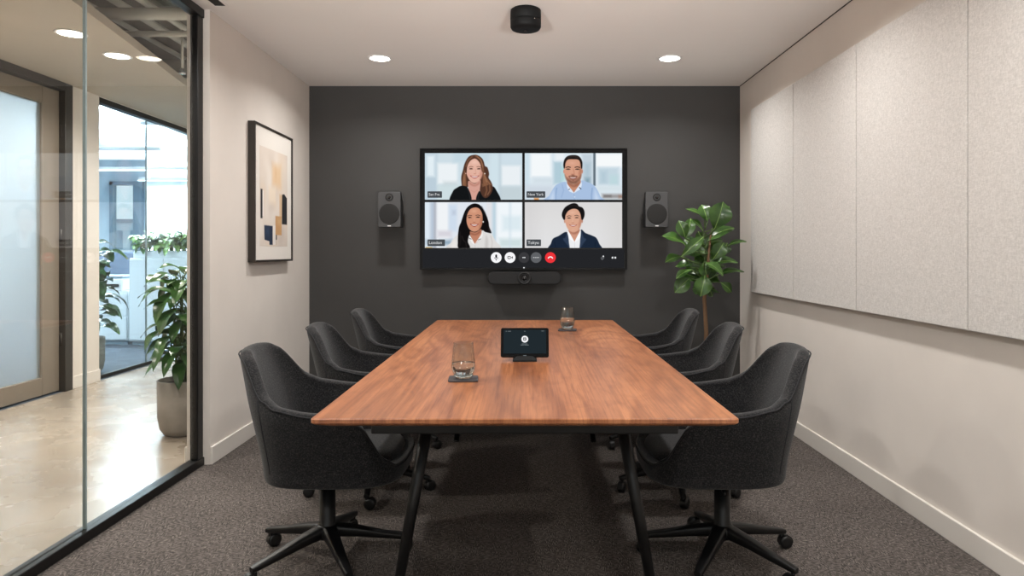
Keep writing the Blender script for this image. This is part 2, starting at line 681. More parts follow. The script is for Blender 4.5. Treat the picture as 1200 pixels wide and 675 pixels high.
def tile_brown_hair():
    P = sheet((498, 612, 179.5, 234), (525, 176), 10.55, (206, 222, 230))
    blur_bg(P, [(-290, 30, -130, 620, (188, 206, 218), .8), (-270, 60, -160, 330, (226, 238, 244), .8), (-130, 160, 120, 420, (236, 242, 245), .9), (60, 30, 520, 160, (196, 216, 226), .7),
                (-130, 420, 520, 620, (206, 222, 226), .8), (520, 30, 640, 620, (208, 226, 234), .8), (660, 190, 900, 440, (234, 240, 244), .9), (640, 30, 920, 170, (206, 222, 232), .6),
                (620, 440, 920, 620, (196, 210, 216), .7), (630, 30, 655, 620, (186, 202, 212), .6), (-60, 380, 120, 440, (196, 208, 212), .5)])
    h0, h1, h2 = (82, 54, 42), (132, 90, 66), (166, 122, 92)
    P.poly([(320, 58), (255, 82), (208, 160), (184, 250), (164, 330), (168, 420), (182, 492), (215, 482), (252, 450), (330, 420), (395, 500), (430, 572), (480, 588), (535, 530), (552, 450), (532, 390), (502, 340), (508, 290), (488, 215), (458, 195), (440, 140), (402, 85), (362, 62)], h0, 10)
    P.poly([(205, 250), (190, 330), (186, 420), (195, 475), (225, 440), (222, 340), (225, 270)], h1, 16)
    P.poly([(196, 300), (180, 380), (192, 440), (205, 360)], h2, 18, .5)
    P.poly([(440, 260), (470, 330), (520, 400), (540, 450), (500, 520), (460, 540), (440, 470), (430, 370)], h1, 16)
    P.line([(450, 300), (475, 380), (520, 440), (490, 530)], 16, h2, 14, .6)
    P.line([(425, 420), (440, 490), (470, 560)], 12, h2, 12, .45)
    P.line([(488, 400), (530, 460), (515, 510)], 9, h0, 8, .7)
    P.poly([(255, 380), (330, 415), (400, 370), (392, 500), (366, 622), (275, 622), (252, 480)], (212, 160, 146), 8)
    P.poly([(262, 390), (330, 425), (396, 380), (390, 420), (330, 450), (266, 425)], (184, 128, 112), 18, .7)
    P.line([(285, 495), (325, 520), (365, 492)], 5, (188, 132, 116), 6, .6)
    P.poly([(30, 640), (60, 510), (110, 465), (170, 440), (248, 470), (280, 640)], (20, 22, 24), 8)
    P.poly([(362, 640), (385, 505), (440, 560), (500, 560), (548, 450), (600, 500), (640, 640)], (20, 22, 24), 8)
    P.line([(240, 470), (262, 540), (276, 620)], 8, (44, 46, 50), 6, .8)
    P.line([(392, 510), (378, 560), (366, 620)], 8, (44, 46, 50), 6, .8)
    P.poly([(400, 480), (430, 572), (480, 588), (535, 530), (552, 450), (500, 430)], h0, 10)
    P.line([(470, 430), (480, 500), (460, 560)], 18, h1, 14, .8)
    P.line([(515, 440), (520, 500), (490, 550)], 12, h2, 12, .6)
    P.poly([(322, 100), (268, 125), (240, 185), (226, 250), (238, 315), (270, 375), (310, 404), (345, 404), (390, 372), (420, 315), (428, 250), (415, 170), (375, 118)], (226, 178, 160), 8)
    P.ell(330, 150, 60, 40, (240, 198, 182), .9, .7)
    P.ell(262, 300, 34, 34, (226, 158, 142), .9, .6)
    P.ell(398, 300, 30, 34, (216, 150, 134), .9, .6)
    P.poly([(420, 170), (430, 250), (425, 320), (395, 370), (400, 280), (405, 210)], (190, 134, 114), 26, .7)
    eyes(P, [(284, 232), (382, 232)], 21, (66, 44, 38), (112, 76, 60), 24, open_=.8)
    P.line([(338, 235), (345, 282)], 8, (206, 152, 134), 10, .7)
    P.ell(332, 292, 24, 9, (186, 124, 108), .8, .8)
    smile(P, 330, 325, 54, 26, (176, 84, 82))
    P.ell(325, 376, 30, 16, (234, 182, 166), .9, .5)
    P.poly([(322, 62), (262, 84), (215, 165), (212, 270), (228, 300), (240, 200), (276, 132), (330, 104), (372, 130), (402, 180), (420, 262), (446, 262), (440, 140), (400, 84)], h0, 8)
    P.line([(345, 70), (398, 110), (428, 190), (434, 255)], 20, h1, 14, .9)
    P.line([(365, 82), (412, 130), (432, 210)], 8, h2, 8, .7)
    P.line([(300, 80), (248, 125), (224, 200)], 14, h1, 12, .8)
    P.ell(455, 290, 10, 11, (244, 236, 226), .6)
    P.ell(220, 288, 8, 12, (226, 178, 160), .6)
    return P


def tile_beard():
    P = sheet((615, 729, 179.5, 234), (640, 176), 10.55, (220, 232, 240))
    blur_bg(P, [(-270, 30, -200, 620, (206, 224, 234), .8), (-190, 40, 60, 330, (244, 248, 250), .9), (-170, 330, 100, 420, (210, 222, 230), .6), (-270, 420, 100, 620, (206, 216, 226), .6),
                (90, 140, 200, 420, (178, 204, 216), .9), (110, 30, 230, 130, (236, 242, 246), .9), (180, 200, 240, 390, (156, 208, 206), .5), (440, 40, 580, 420, (196, 210, 220), .8), (460, 150, 560, 420, (176, 196, 208), .6),
                (480, 340, 545, 420, (120, 150, 166), .6), (610, 40, 950, 210, (246, 249, 250), .9), (640, 210, 900, 430, (196, 214, 224), .8), (660, 250, 760, 420, (180, 202, 214), .6), (780, 300, 900, 440, (190, 216, 222), .7),
                (620, 430, 950, 520, (214, 226, 232), .7), (690, 540, 950, 600, (150, 146, 146), .8), (720, 560, 800, 575, (96, 90, 88), .8), (900, 560, 950, 590, (150, 100, 76), .6)])
    P.rect(582, 20, 612, 440, (98, 112, 122), 12, .95)
    P.rect(-150, 590, -90, 640, (214, 146, 84), 16, .9)
    sh, sd, sl = (168, 192, 224), (132, 160, 200), (196, 214, 238)
    P.poly([(0, 640), (40, 560), (90, 470), (140, 420), (250, 395), (335, 520), (430, 380), (500, 392), (570, 420), (620, 470), (670, 570), (690, 640)], sh, 8)
    P.line([(130, 470), (118, 560), (120, 640)], 14, sd, 14, .7)
    P.line([(570, 470), (560, 560), (562, 640)], 14, sd, 14, .7)
    P.line([(200, 430), (215, 500), (190, 580)], 10, sd, 14, .5)
    P.poly([(40, 580), (90, 490), (112, 560), (100, 640), (30, 640)], sl, 22, .5)
    P.poly([(600, 480), (650, 560), (670, 640), (590, 640)], sl, 22, .5)
    P.line([(345, 540), (350, 640)], 5, sd, 5, .8)
    P.ell(352, 578, 14, 12, (214, 226, 242), .6, .8)
    P.poly([(262, 380), (340, 420), (422, 370), (418, 440), (345, 522), (275, 450)], (196, 138, 112), 8)
    P.poly([(266, 400), (340, 430), (420, 390), (400, 440), (345, 460), (290, 440)], (150, 98, 78), 18, .6)
    P.poly([(254, 395), (262, 420), (340, 525), (310, 520), (276, 498), (256, 440)], (222, 232, 246), 6)
    P.poly([(432, 378), (424, 410), (345, 525), (385, 505), (420, 480), (440, 430)], (222, 232, 246), 6)
    P.line([(276, 488), (292, 480)], 10, (60, 66, 84), 6, .7)
    P.line([(412, 462), (430, 478)], 12, (56, 60, 76), 6, .8)
    P.ell(222, 262, 14, 34, (206, 142, 128), .5)
    P.ell(444, 262, 14, 34, (190, 126, 106), .5)
    P.poly([(335, 95), (262, 108), (230, 170), (224, 260), (236, 330), (262, 385), (305, 415), (370, 415), (410, 385), (432, 330), (440, 250), (430, 160), (400, 108)], (214, 158, 132), 8)
    P.ell(320, 160, 66, 34, (226, 172, 148), .9, .7)
    P.poly([(432, 150), (440, 250), (430, 330), (400, 380), (405, 290), (412, 200)], (166, 112, 88), 26, .7)
    P.poly([(228, 300), (250, 330), (285, 345), (335, 312), (385, 340), (418, 325), (434, 300), (428, 350), (405, 392), (370, 420), (305, 420), (262, 390), (238, 345)], (112, 78, 64), 24, .6)
    P.poly([(262, 335), (300, 348), (370, 348), (402, 335), (390, 378), (335, 400), (284, 380)], (176, 122, 102), 22, .6)
    P.ell(258, 290, 30, 26, (218, 150, 130), .9, .6)
    P.ell(410, 288, 26, 26, (196, 130, 108), .9, .6)
    eyes(P, [(272, 236), (386, 236)], 24, (40, 28, 24), (34, 24, 22), 24, open_=.75)
    P.line([(248, 212), (275, 206), (300, 214)], 10, (32, 24, 22), 6, .8)
    P.line([(356, 214), (384, 206), (412, 212)], 10, (32, 24, 22), 6, .8)
    P.line([(338, 235), (346, 285)], 12, (188, 128, 104), 12, .7)
    P.ell(330, 300, 34, 12, (160, 104, 84), .8, .8)
    P.line([(282, 322), (330, 314), (382, 322)], 9, (80, 54, 46), 8, .8)
    smile(P, 332, 338, 50, 20, (150, 82, 76))
    P.ell(334, 374, 14, 8, (112, 74, 62), .8, .7)
    P.poly([(330, 60), (268, 72), (228, 110), (212, 170), (218, 225), (232, 215), (240, 160), (268, 118), (335, 112), (400, 120), (424, 165), (432, 220), (446, 225), (448, 150), (424, 95), (385, 66)], (34, 28, 27), 8)
    P.line([(262, 90), (330, 74), (398, 92)], 12, (62, 52, 48), 12, .6)
    return P


def tile_black_hair():
    P = sheet((498, 612, 237, 290.5), (520, 234), 11.25, (224, 230, 238))
    blur_bg(P, [(-250, 30, -180, 640, (222, 234, 244), .9), (-180, 30, -120, 640, (186, 200, 216), .9), (-130, 30, -95, 640, (140, 140, 152), .55), (-90, 30, 70, 640, (240, 243, 246), .9), (60, 60, 180, 420, (206, 220, 236), .8),
                (110, 140, 160, 200, (176, 186, 204), .5), (-90, 400, 110, 500, (214, 212, 220), .7), (-60, 520, 110, 610, (150, 172, 190), .7), (560, 30, 640, 640, (226, 226, 230), .9), (640, 30, 690, 640, (188, 210, 222), .9),
                (700, 30, 1040, 640, (240, 246, 250), .9), (760, 200, 1040, 420, (220, 234, 240), .6), (720, 500, 1040, 640, (206, 222, 224), .6), (860, 30, 890, 640, (206, 222, 232), .6), (-250, 520, -100, 600, (170, 186, 200), .6)])
    P.rect(-240, 622, -150, 640, (196, 160, 92), 10, .7)
    h0, h1 = (17, 15, 16), (48, 42, 42)
    P.poly([(420, 52), (365, 62), (310, 105), (272, 170), (240, 260), (215, 345), (190, 460), (188, 560), (205, 640), (340, 640), (380, 520), (480, 420), (560, 430), (628, 440), (600, 360), (590, 290), (556, 210), (520, 130), (475, 72)], h0, 10)
    P.line([(560, 260), (585, 350), (612, 425)], 18, h1, 18, .7)
    P.line([(500, 90), (545, 170), (570, 240)], 12, h1, 14, .6)
    sk = (206, 146, 118)
    P.poly([(72, 650), (100, 560), (150, 490), (200, 460), (330, 455), (410, 585), (500, 410), (560, 440), (625, 450), (680, 540), (715, 650)], (222, 220, 218), 8)
    P.poly([(560, 470), (590, 540), (580, 640), (540, 640), (545, 540)], (196, 192, 190), 26, .6)
    P.poly([(120, 540), (160, 520), (180, 640), (90, 640)], (234, 230, 226), 26, .6)
    P.line([(620, 480), (640, 560), (632, 640)], 12, (196, 188, 184), 14, .6)
    P.poly([(345, 420), (420, 430), (495, 390), (488, 480), (410, 582), (350, 470)], (190, 128, 102), 8)
    P.poly([(350, 430), (420, 445), (490, 400), (480, 440), (420, 470), (360, 460)], (150, 94, 74), 18, .7)
    P.poly([(330, 455), (345, 470), (408, 585), (370, 570), (345, 525), (318, 500)], (240, 238, 236), 6)
    P.poly([(500, 405), (494, 455), (410, 585), (455, 540), (490, 515), (515, 460)], (240, 238, 236), 6)
    P.line([(330, 505), (362, 520)], 10, (70, 66, 66), 8, .7)
    P.line([(455, 530), (485, 518)], 10, (90, 86, 84), 8, .7)
    P.line([(412, 590), (418, 640)], 5, (190, 186, 184), 5, .7)
    P.poly([(205, 350), (240, 300), (300, 330), (345, 430), (325, 500), (320, 560), (342, 640), (200, 640), (186, 560), (190, 450)], h0, 10)
    P.line([(240, 480), (262, 540), (290, 560), (300, 620)], 10, h1, 12, .7)
    P.line([(215, 420), (225, 520), (216, 600)], 10, h1, 12, .5)
    P.poly([(415, 100), (350, 122), (312, 190), (300, 265), (312, 340), (345, 395), (385, 420), (425, 420), (470, 392), (500, 335), (512, 260), (505, 180), (470, 118)], sk, 8)
    P.ell(400, 150, 62, 38, (226, 170, 140), .9, .7)
    P.poly([(508, 190), (512, 260), (500, 335), (465, 392), (478, 300), (488, 240)], (164, 106, 82), 26, .7)
    P.ell(332, 310, 30, 34, (214, 140, 114), .9, .6)
    P.ell(478, 310, 26, 32, (196, 122, 98), .9, .6)
    eyes(P, [(342, 236), (452, 232)], 23, (34, 24, 22), (48, 34, 30), 24, open_=.75)
    P.line([(402, 240), (404, 282)], 10, (222, 166, 138), 12, .6)
    P.ell(402, 298, 28, 10, (162, 100, 80), .8, .8)
    smile(P, 404, 330, 54, 28, (156, 70, 64))
    P.ell(402, 390, 30, 14, (222, 164, 136), .9, .5)
    P.poly([(420, 52), (365, 62), (308, 105), (268, 180), (240, 300), (260, 380), (318, 372), (298, 290), (306, 200), (346, 128), (410, 102), (468, 118), (506, 180), (516, 250), (520, 300), (500, 380), (520, 400), (580, 400), (585, 280), (556, 200), (520, 130), (475, 72)], h0, 8)
    P.line([(380, 76), (328, 124), (292, 200)], 12, h1, 12, .5)
    P.ell(520, 292, 12, 15, (246, 240, 234), .6)
    return P


def tile_suit():
    P = sheet((615, 729, 237, 290.5), (640, 234), 11.25, (222, 221, 221))
    blur_bg(P, [(-290, 20, 1100, 150, (214, 212, 212), .6), (-290, 380, 1100, 680, (226, 227, 229), .5), (-290, 20, -140, 680, (206, 204, 205), .5), (800, 20, 1100, 680, (212, 210, 208), .6)], 260)
    n0, n1 = (28, 40, 58), (48, 62, 84)
    P.poly([(36, 660), (62, 580), (90, 515), (160, 480), (280, 432), (320, 660)], n0, 8)
    P.poly([(440, 660), (455, 405), (520, 440), (610, 475), (662, 505), (700, 580), (725, 660)], n0, 8)
    P.poly([(282, 432), (350, 470), (456, 408), (450, 520), (440, 660), (315, 660), (296, 520)], (236, 238, 240), 7)
    P.poly([(296, 400), (360, 420), (440, 390), (436, 450), (375, 555), (310, 470)], (206, 150, 126), 8)
    P.poly([(300, 405), (360, 430), (440, 395), (425, 440), (370, 460), (315, 440)], (166, 112, 92), 18, .6)
    P.poly([(285, 430), (300, 425), (374, 558), (340, 540), (304, 505)], (250, 251, 252), 6)
    P.poly([(450, 405), (440, 425), (374, 558), (410, 540), (448, 500)], (250, 251, 252), 6)
    P.line([(374, 560), (378, 650)], 5, (204, 208, 212), 5, .8)
    P.poly([(272, 440), (290, 470), (298, 540), (312, 650), (280, 600), (220, 520), (250, 500)], n1, 8, .75)
    P.poly([(462, 412), (454, 480), (446, 560), (442, 650), (490, 580), (530, 520), (498, 500)], n1, 8, .75)
    P.line([(110, 560), (130, 660)], 10, (18, 28, 42), 10, .7)
    P.line([(650, 560), (640, 660)], 10, (18, 28, 42), 10, .7)
    P.ell(246, 282, 14, 34, (196, 142, 122), .5)
    P.ell(474, 282, 14, 32, (186, 130, 110), .5)
    P.poly([(360, 100), (290, 120), (256, 190), (250, 270), (264, 340), (292, 392), (335, 422), (385, 422), (432, 390), (456, 335), (468, 265), (462, 190), (425, 120)], (218, 166, 140), 8)
    P.ell(345, 170, 66, 36, (232, 184, 160), .9, .7)
    P.poly([(464, 190), (468, 265), (456, 335), (428, 390), (434, 300), (444, 240)], (180, 124, 102), 26, .7)
    P.ell(285, 320, 28, 32, (220, 152, 130), .9, .5)
    P.ell(430, 318, 26, 30, (202, 138, 116), .9, .5)
    eyes(P, [(302, 244), (404, 238)], 22, (40, 30, 28), (60, 46, 42), 26, open_=.6)
    P.line([(352, 245), (348, 292)], 10, (232, 184, 160), 12, .6)
    P.ell(352, 306, 26, 9, (176, 116, 98), .8, .75)
    smile(P, 356, 338, 48, 18, (168, 84, 80))
    P.ell(354, 392, 32, 14, (228, 178, 154), .9, .5)
    P.poly([(370, 46), (318, 58), (250, 100), (214, 160), (208, 215), (232, 265), (250, 255), (256, 205), (290, 150), (345, 122), (390, 122), (424, 140), (452, 190), (466, 262), (486, 262), (506, 210), (504, 150), (478, 105), (432, 86), (410, 58)], (22, 20, 21), 8)
    P.line([(300, 90), (360, 70), (420, 96)], 12, (50, 46, 46), 12, .55)
    P.line([(250, 130), (234, 190)], 10, (44, 40, 40), 10, .5)
    return P


def art_print():
    """loose washes with a few cut-paper shapes; units are thousandths of the sheet"""
    P = Paint(0, 1000, 0, 1000, 130, 200, (222, 210, 198))
    rnd = random.Random(3)
    for k in range(26):
        c = rnd.choice([(212, 198, 186), (232, 222, 212), (226, 206, 184), (204, 190, 180), (238, 230, 222)])
        P.ell(rnd.uniform(0, 1000), rnd.uniform(0, 1000), rnd.uniform(110, 280), rnd.uniform(90, 220), c, 0.9, .6, rnd.uniform(0, 3))
    P.rect(420, 130, 760, 380, (226, 196, 160), 70, .75)
    P.rect(300, 380, 560, 560, (236, 220, 200), 60, .8)
    P.ell(560, 230, 60, 120, (214, 178, 140), .9, .5)
    P.rect(690, 440, 850, 700, (216, 186, 150), 20, .7)
    P.rect(30, 430, 95, 722, (34, 33, 36), 8)
    P.rect(95, 440, 135, 700, (240, 234, 228), 10, .8)
    P.poly([(795, 440), (880, 430), (985, 470), (985, 760), (790, 760)], (30, 31, 35), 8, 1, False)
    P.rect(545, 680, 775, 880, (196, 152, 104), 10)
    P.rect(610, 690, 760, 780, (206, 166, 120), 40, .6)
    P.poly([(150, 790), (445, 790), (445, 985), (330, 985), (330, 950), (160, 935)], (28, 42, 66), 8, 1, False)
    P.rect(180, 800, 330, 900, (44, 62, 90), 40, .6)
    P.rect(560, 880, 600, 930, (40, 40, 44), 8)
    P.rect(460, 780, 545, 985, (232, 226, 220), 12, .8)
    P.line([(575, 930), (578, 985)], 6, (90, 84, 80), 6)
    return P


def paper_mat(name):
    m = mat(name, (230, 225, 218), 0.75)
    a = N(m, 'ShaderNodeAttribute', attribute_name='Picture')
    L(m, a.outputs['Color'], BS(m).inputs['Base Color'])
    return m


M['print'] = paper_mat('art_paper')
# ---------------------------------------------------------------- the room shell
XL, XR, YB, ZC = -1.79, 1.787, 5.67, 2.586
XG = -1.85            # plane of the glazed partition
YW = 3.88             # where the solid left wall ends and the glazing starts
XC0, XC1 = -4.11, -3.99   # corridor wall facing the glazing
ZS, ZD = 2.67, 3.3    # corridor soffit, exposed deck
YF = -1.5


def at(px, py, d):
    return Vector(((px - CX) * d / F, d, CAMZ + (HY - py) * d / F))


b = MB().box(XG - 0.02, XR + 0.1, YF, YB + 0.1, -0.06, 0.0, M['carpet'])
struct(b.build('floor'))
b = MB().box(XC1, XG - 0.02, YF, 10.1, -0.06, 0.0, M['concrete'])
struct(b.build('floor_corridor'))
b = MB().box(-11.1, XC1, 3.4, 15.6, -0.06, 0.0, M['off_carpet'])
struct(b.build('floor_office'))
b = MB().box(-1.92, XR + 0.1, YF, YB + 0.1, ZC, ZC + 0.1, M['ceil'])
struct(b.build('ceiling'))
struct(MB().box(-1.92, XR + 0.1, YB, YB + 0.1, 0, ZC, M['dark_wall']).build('wall_back'))
struct(MB().box(XR, XR + 0.1, YF, YB, 0, ZC, M['wall']).build('wall_right'))
struct(MB().box(-1.92, XL, YW, YB, 0, ZC, M['wall']).build('wall_left'))
fx0, fx1, fz0, fz1 = -1.65, 1.65, 1.15, 2.5      # wide unseen window, added behind the camera for fill daylight
b = MB()
for x0, x1, z0, z1 in ((XC0, fx0, 0, ZD), (fx1, XR + 0.1, 0, ZD), (fx0, fx1, 0, fz0), (fx0, fx1, fz1, ZD)):
    b.box(x0, x1, YF - 0.1, YF, z0, z1, M['wall'])
struct(b.build('wall_front'))
b = MB()
for x in (fx0, -0.03, fx1 - 0.06):
    b.box(x, x + 0.06, YF - 0.09, YF - 0.03, fz0, fz1, M['black_metal'])
b.box(fx0, fx1, YF - 0.09, YF - 0.03, fz0, fz0 + 0.05, M['black_metal']).box(fx0, fx1, YF - 0.09, YF - 0.03, fz1 - 0.05, fz1, M['black_metal'])
w4 = struct(b.build('added_window_4'))
w4['label'] = 'wide added daylight window, unseen, in the wall facing the screen'
for x0, x1 in ((fx0 + 0.06, -0.03), (0.03, fx1 - 0.06)):
    MB().box(x0, x1, YF - 0.063, YF - 0.057, fz0 + 0.05, fz1 - 0.05, M['office_glass']).build('pane', w4)
po = bpy.data.lights.new('added_window_portal', 'AREA')
po.shape = 'RECTANGLE'
po.size, po.size_y = fx1 - fx0, fz1 - fz0
po.cycles.is_portal = True
pob = bpy.data.objects.new('added_window_portal', po)
COL.objects.link(pob)
pob.location = ((fx0 + fx1) / 2, YF - 0.11, (fz0 + fz1) / 2)
pob.rotation_euler = (PI / 2, 0, 0)
# baseboards
struct(MB().box(XL, XL + 0.014, YW, YB, 0, 0.1, M['trim'], 0.003).build('baseboard_left'))
struct(MB().box(XR - 0.014, XR, YF, YB, 0, 0.1, M['trim'], 0.003).build('baseboard_right'))
struct(MB().box(XL + 0.014, XR - 0.014, YB - 0.014, YB, 0, 0.1, M['dark_wall'], 0.003).build('baseboard_back'))
struct(MB().box(-1.934, -1.92, YW, 10, 0, 0.1, M['trim'], 0.003).build('baseboard_corridor'))
# dark strip, coloured as the gap shadow between ceiling and right wall
struct(MB().box(XR - 0.004, XR + 0.001, YF, YB, ZC - 0.005, ZC + 0.001, M['gap']).build('gap_shade_strip'))

# glazed partition on the left: head, sill, post, three panes and their joints
win = struct(MB().box(XG - 0.03, XG + 0.03, YF, YW, 0.0, 0.045, M['black_metal'], 0.003).build('window_1'))
win['label'] = 'frameless glass partition between meeting room and corridor'
MB().box(XG - 0.03, XG + 0.03, YF, YW, ZC - 0.05, ZC, M['black_metal'], 0.003).build('head_rail', win)
MB().box(XG - 0.022, XG + 0.022, YW - 0.065, YW, 0.045, ZC - 0.05, M['black_metal'], 0.003).build('post', win)
ys = [YW - 0.065, 2.87, 1.75, 0.6, YF]
for y1, y0 in zip(ys[:-1], ys[1:]):
    MB().box(XG - 0.006, XG + 0.006, y0 + 0.004, y1 - 0.004, 0.045, ZC - 0.05, M['glass']).build('pane', win)
for y in ys[1:-1]:
    MB().box(XG - 0.007, XG + 0.007, y - 0.004, y + 0.004, 0.045, ZC - 0.05, M['mullion']).build('joint', win)

# ---------------------------------------------------------------- the corridor
b = MB()
for y0, y1 in ((YF, 4.62), (6.0, 6.4), (9.6, 10.1)):
    b.box(XC0, XC1, y0, y1, 0, ZS, M['corr_wall'])
b.box(XC0, XC1, YF, 10.1, ZS, ZD, M['corr_wall'])
struct(b.build('wall_corridor'))
b = MB()
for y0, y1 in ((YF, 4.62), (6.0, 6.4), (9.6, 10.0)):
    b.box(XC1, XC1 + 0.014, y0, y1, 0, 0.11, M['trim'], 0.003)
struct(b.build('baseboard_opposite'))
struct(MB().box(XC0, -1.92, 10.0, 10.1, 0, ZD, M['corr_wall']).build('wall_corridor_end'))
struct(MB().box(-1.92, -1.80, YF, YW, ZC + 0.1, ZD, M['corr_wall']).box(-1.92, -1.80, YW, 10, ZC + 0.1, ZD, M['corr_wall'])
       .box(-1.92, -1.80, YB + 0.1, 10, 0, ZC + 0.1, M['corr_wall']).build('wall_bulkhead'))
b = MB().prism([(XC1, YF), (-2.40, YF), (-2.62, 3.9), (-2.98, 6.0), (-2.98, 10), (XC1, 10)], 'z', ZS, ZS + 0.06, M['soffit'])
struct(b.build('ceiling_soffit'))
struct(MB().box(XC0, -1.8, YF, 15.6, ZD, ZD + 0.1, M['deck']).build('ceiling_deck'))
struct(MB().box(-11.1, XC0, 3.4, 15.6, ZD, ZD + 0.1, M['office_ceil']).build('ceiling_office'))

# pipes and ducts under the exposed corridor deck
pipes = [((-3.07, YF, 3.09), (-3.07, 9.9, 3.09), 0.03), ((-2.82, YF, 3.06), (-2.82, 9.9, 3.06), 0.026), ((-3.37, YF, 3.12), (-3.37, 9.9, 3.12), 0.022),
         ((XC1, 5.08, 2.98), (-1.93, 5.08, 2.98), 0.045), ((XC1, 5.42, 2.94), (-1.93, 5.42, 2.94), 0.024),
         ((XC1, 6.5, 2.95), (-1.93, 6.5, 2.95), 0.085), ((XC1, 7.3, 2.95), (-1.93, 7.3, 2.95), 0.05)]
lab = ['pale pipe running lengthwise above the corridor, middle of three', 'pale pipe running lengthwise above the corridor, closest to the meeting room', 'thin pale pipe running lengthwise above the corridor, farthest from the meeting room',
       'thick pale pipe crossing the corridor ceiling above the two downlights', 'slim pale pipe crossing the corridor ceiling behind the thick one',
       'wide round duct crossing above the corridor behind the two crossing pipes', 'pale pipe crossing above the corridor beyond the wide duct']
for (a, c, r), lb in zip(pipes, lab):
    o = MB().tube([a, c], r, M['pipe'], 16).build('ceiling_duct' if r > 0.07 else 'ceiling_pipe')
    tag(o, lb, 'duct' if r > 0.07 else 'pipe', 'pipes under the corridor ceiling')
t = thing('ceiling_sprinkler', 'small sprinkler head on a thin drop pipe by the corridor ceiling', 'sprinkler', (-2.82, 5.62, 3.06))
MB().tube([(0, 0, 0), (0, 0, -0.34)], 0.011, M['pipe']).build('drop_pipe', t)
MB().lathe([(0.012, -0.39), (0.028, -0.385), (0.028, -0.375), (0.014, -0.34)], M['chrome'], n=16).build('head', t)

# glass door in the opposite corridor wall
dr = struct(MB().box(XC0, XC1 + 0.02, 5.9, 6.0, 0, ZS, M['door_dark'], 0.004).box(XC0, XC1 + 0.02, 4.62, 4.72, 0, ZS, M['door_dark'], 0.004)
            .box(XC0, XC1 + 0.02, 4.72, 5.9, ZS - 0.07, ZS, M['door_dark'], 0.004).build('door_1'))
dr['label'] = 'taupe framed glass door across the corridor'
f = MB().box(-4.08, -4.02, 5.69, 5.895, 0.012, ZS - 0.075, M['door_frame'], 0.004).box(-4.08, -4.02, 4.725, 4.9, 0.012, ZS - 0.075, M['door_frame'], 0.004)
f.box(-4.08, -4.02, 4.9, 5.69, 0.012, 0.16, M['door_frame'], 0.004).box(-4.08, -4.02, 4.9, 5.69, ZS - 0.22, ZS - 0.075, M['door_frame'], 0.004)
leaf_ = f.build('door_leaf', dr)
MB().box(-4.056, -4.044, 4.9, 5.69, 0.16, ZS - 0.22, M['frost']).build('pane', leaf_)
h = MB()
for z in (0.4, 1.3, 2.2):
    h.lathe([(0.012, z), (0.012, z + 0.11)], M['door_dark'], (-4.01, 5.905, 0), 10)
h.build('hinge', dr)
h = MB().tube([(-4.02, 4.81, 0.98), (-3.975, 4.81, 0.98), (-3.975, 4.81, 1.28), (-4.02, 4.81, 1.28)], 0.009, M['door_dark'], 8)
h.build('door_handle', leaf_)

# glazed opening to the office behind
w2 = struct(MB().box(-4.09, -4.01, 6.4, 9.6, ZS - 0.05, ZS, M['black_metal'], 0.003).build('window_2'))
w2['label'] = 'glazed opening between corridor and bright office'
MB().box(-4.07, -4.03, 6.4, 9.6, 0, 0.035, M['black_metal'], 0.003).build('sill', w2)
for y0, y1 in ((6.4, 7.3), (7.3, 8.5), (8.5, 9.6)):
    MB().box(-4.056, -4.044, y0 + 0.005, y1 - 0.005, 0.035, ZS - 0.05, M['office_glass']).build('pane', w2)
for y in (7.3, 8.5):
    MB().box(-4.057, -4.043, y - 0.005, y + 0.005, 0.035, ZS - 0.05, M['mullion']).build('joint', w2)


def area(name, loc, size, power, color, shape='DISK', rot=(0, 0, 0), spread=None, size_y=None):
    l = bpy.data.lights.new(name, 'AREA')
    l.shape = shape
    l.size = size
    if size_y:
        l.size_y = size_y
    l.energy = power
    l.color = color
    if spread:
        l.spread = math.radians(spread)
    o = bpy.data.objects.new(name, l)
    COL.objects.link(o)
    o.location = loc
    o.rotation_euler = rot
    return o


def downlight(x, y, z, r, label, group, power, color, spread):
    t = thing('recessed_downlight', label, 'ceiling light', (x, y, z), 0, group)
    MB().lathe([(r * 0.86, -0.001), (r * 0.86, -0.006), (r, -0.006), (r * 1.02, -0.001)], M['white_plastic'], n=40).build('trim_ring', t)
    MB().lathe([(0.0001, -0.0035), (r * 0.86, -0.0035), (r * 0.86, -0.0012), (0.0001, -0.0012)], M['lamp'], n=40).build('diffuser', t)
    area('downlight_lamp', (x, y, z - 0.012), r * 1.7, power, color, spread=spread)


WARM = (1.0, 0.985, 0.96)
PW = 13.5
WASH = 11.0  # power of the added ceiling fill lamps
rows = [(4.85, 'nearest the dark wall'), (3.4, 'in the second row from the dark wall'), (1.95, 'in the third row from the dark wall'), (0.5, 'in the fourth row from the dark wall'), (-0.9, 'in the last row from the dark wall')]
for y, nm in rows:
    for x, sd in ((-1.03, 'on the picture side'), (1.03, 'on the panel side')):
        downlight(x, y, ZC, 0.082, 'recessed downlight %s, %s' % (nm, sd), 'meeting room downlights', PW, WARM, 150)
for x, y, lb in ((-3.03, 5.08, 'round downlight in the corridor ceiling, seen right of the glass joint'), (-3.03, 4.56, 'round downlight in the corridor ceiling, seen left of the glass joint'),
                 (-3.03, 2.4, 'round downlight in the corridor ceiling, out toward the front'), (-3.03, 7.6, 'round downlight in the corridor ceiling, farthest down the corridor')):
    downlight(x, y, ZS, 0.095, lb, 'corridor downlights', 40.0, (1.0, 0.93, 0.86), 160)

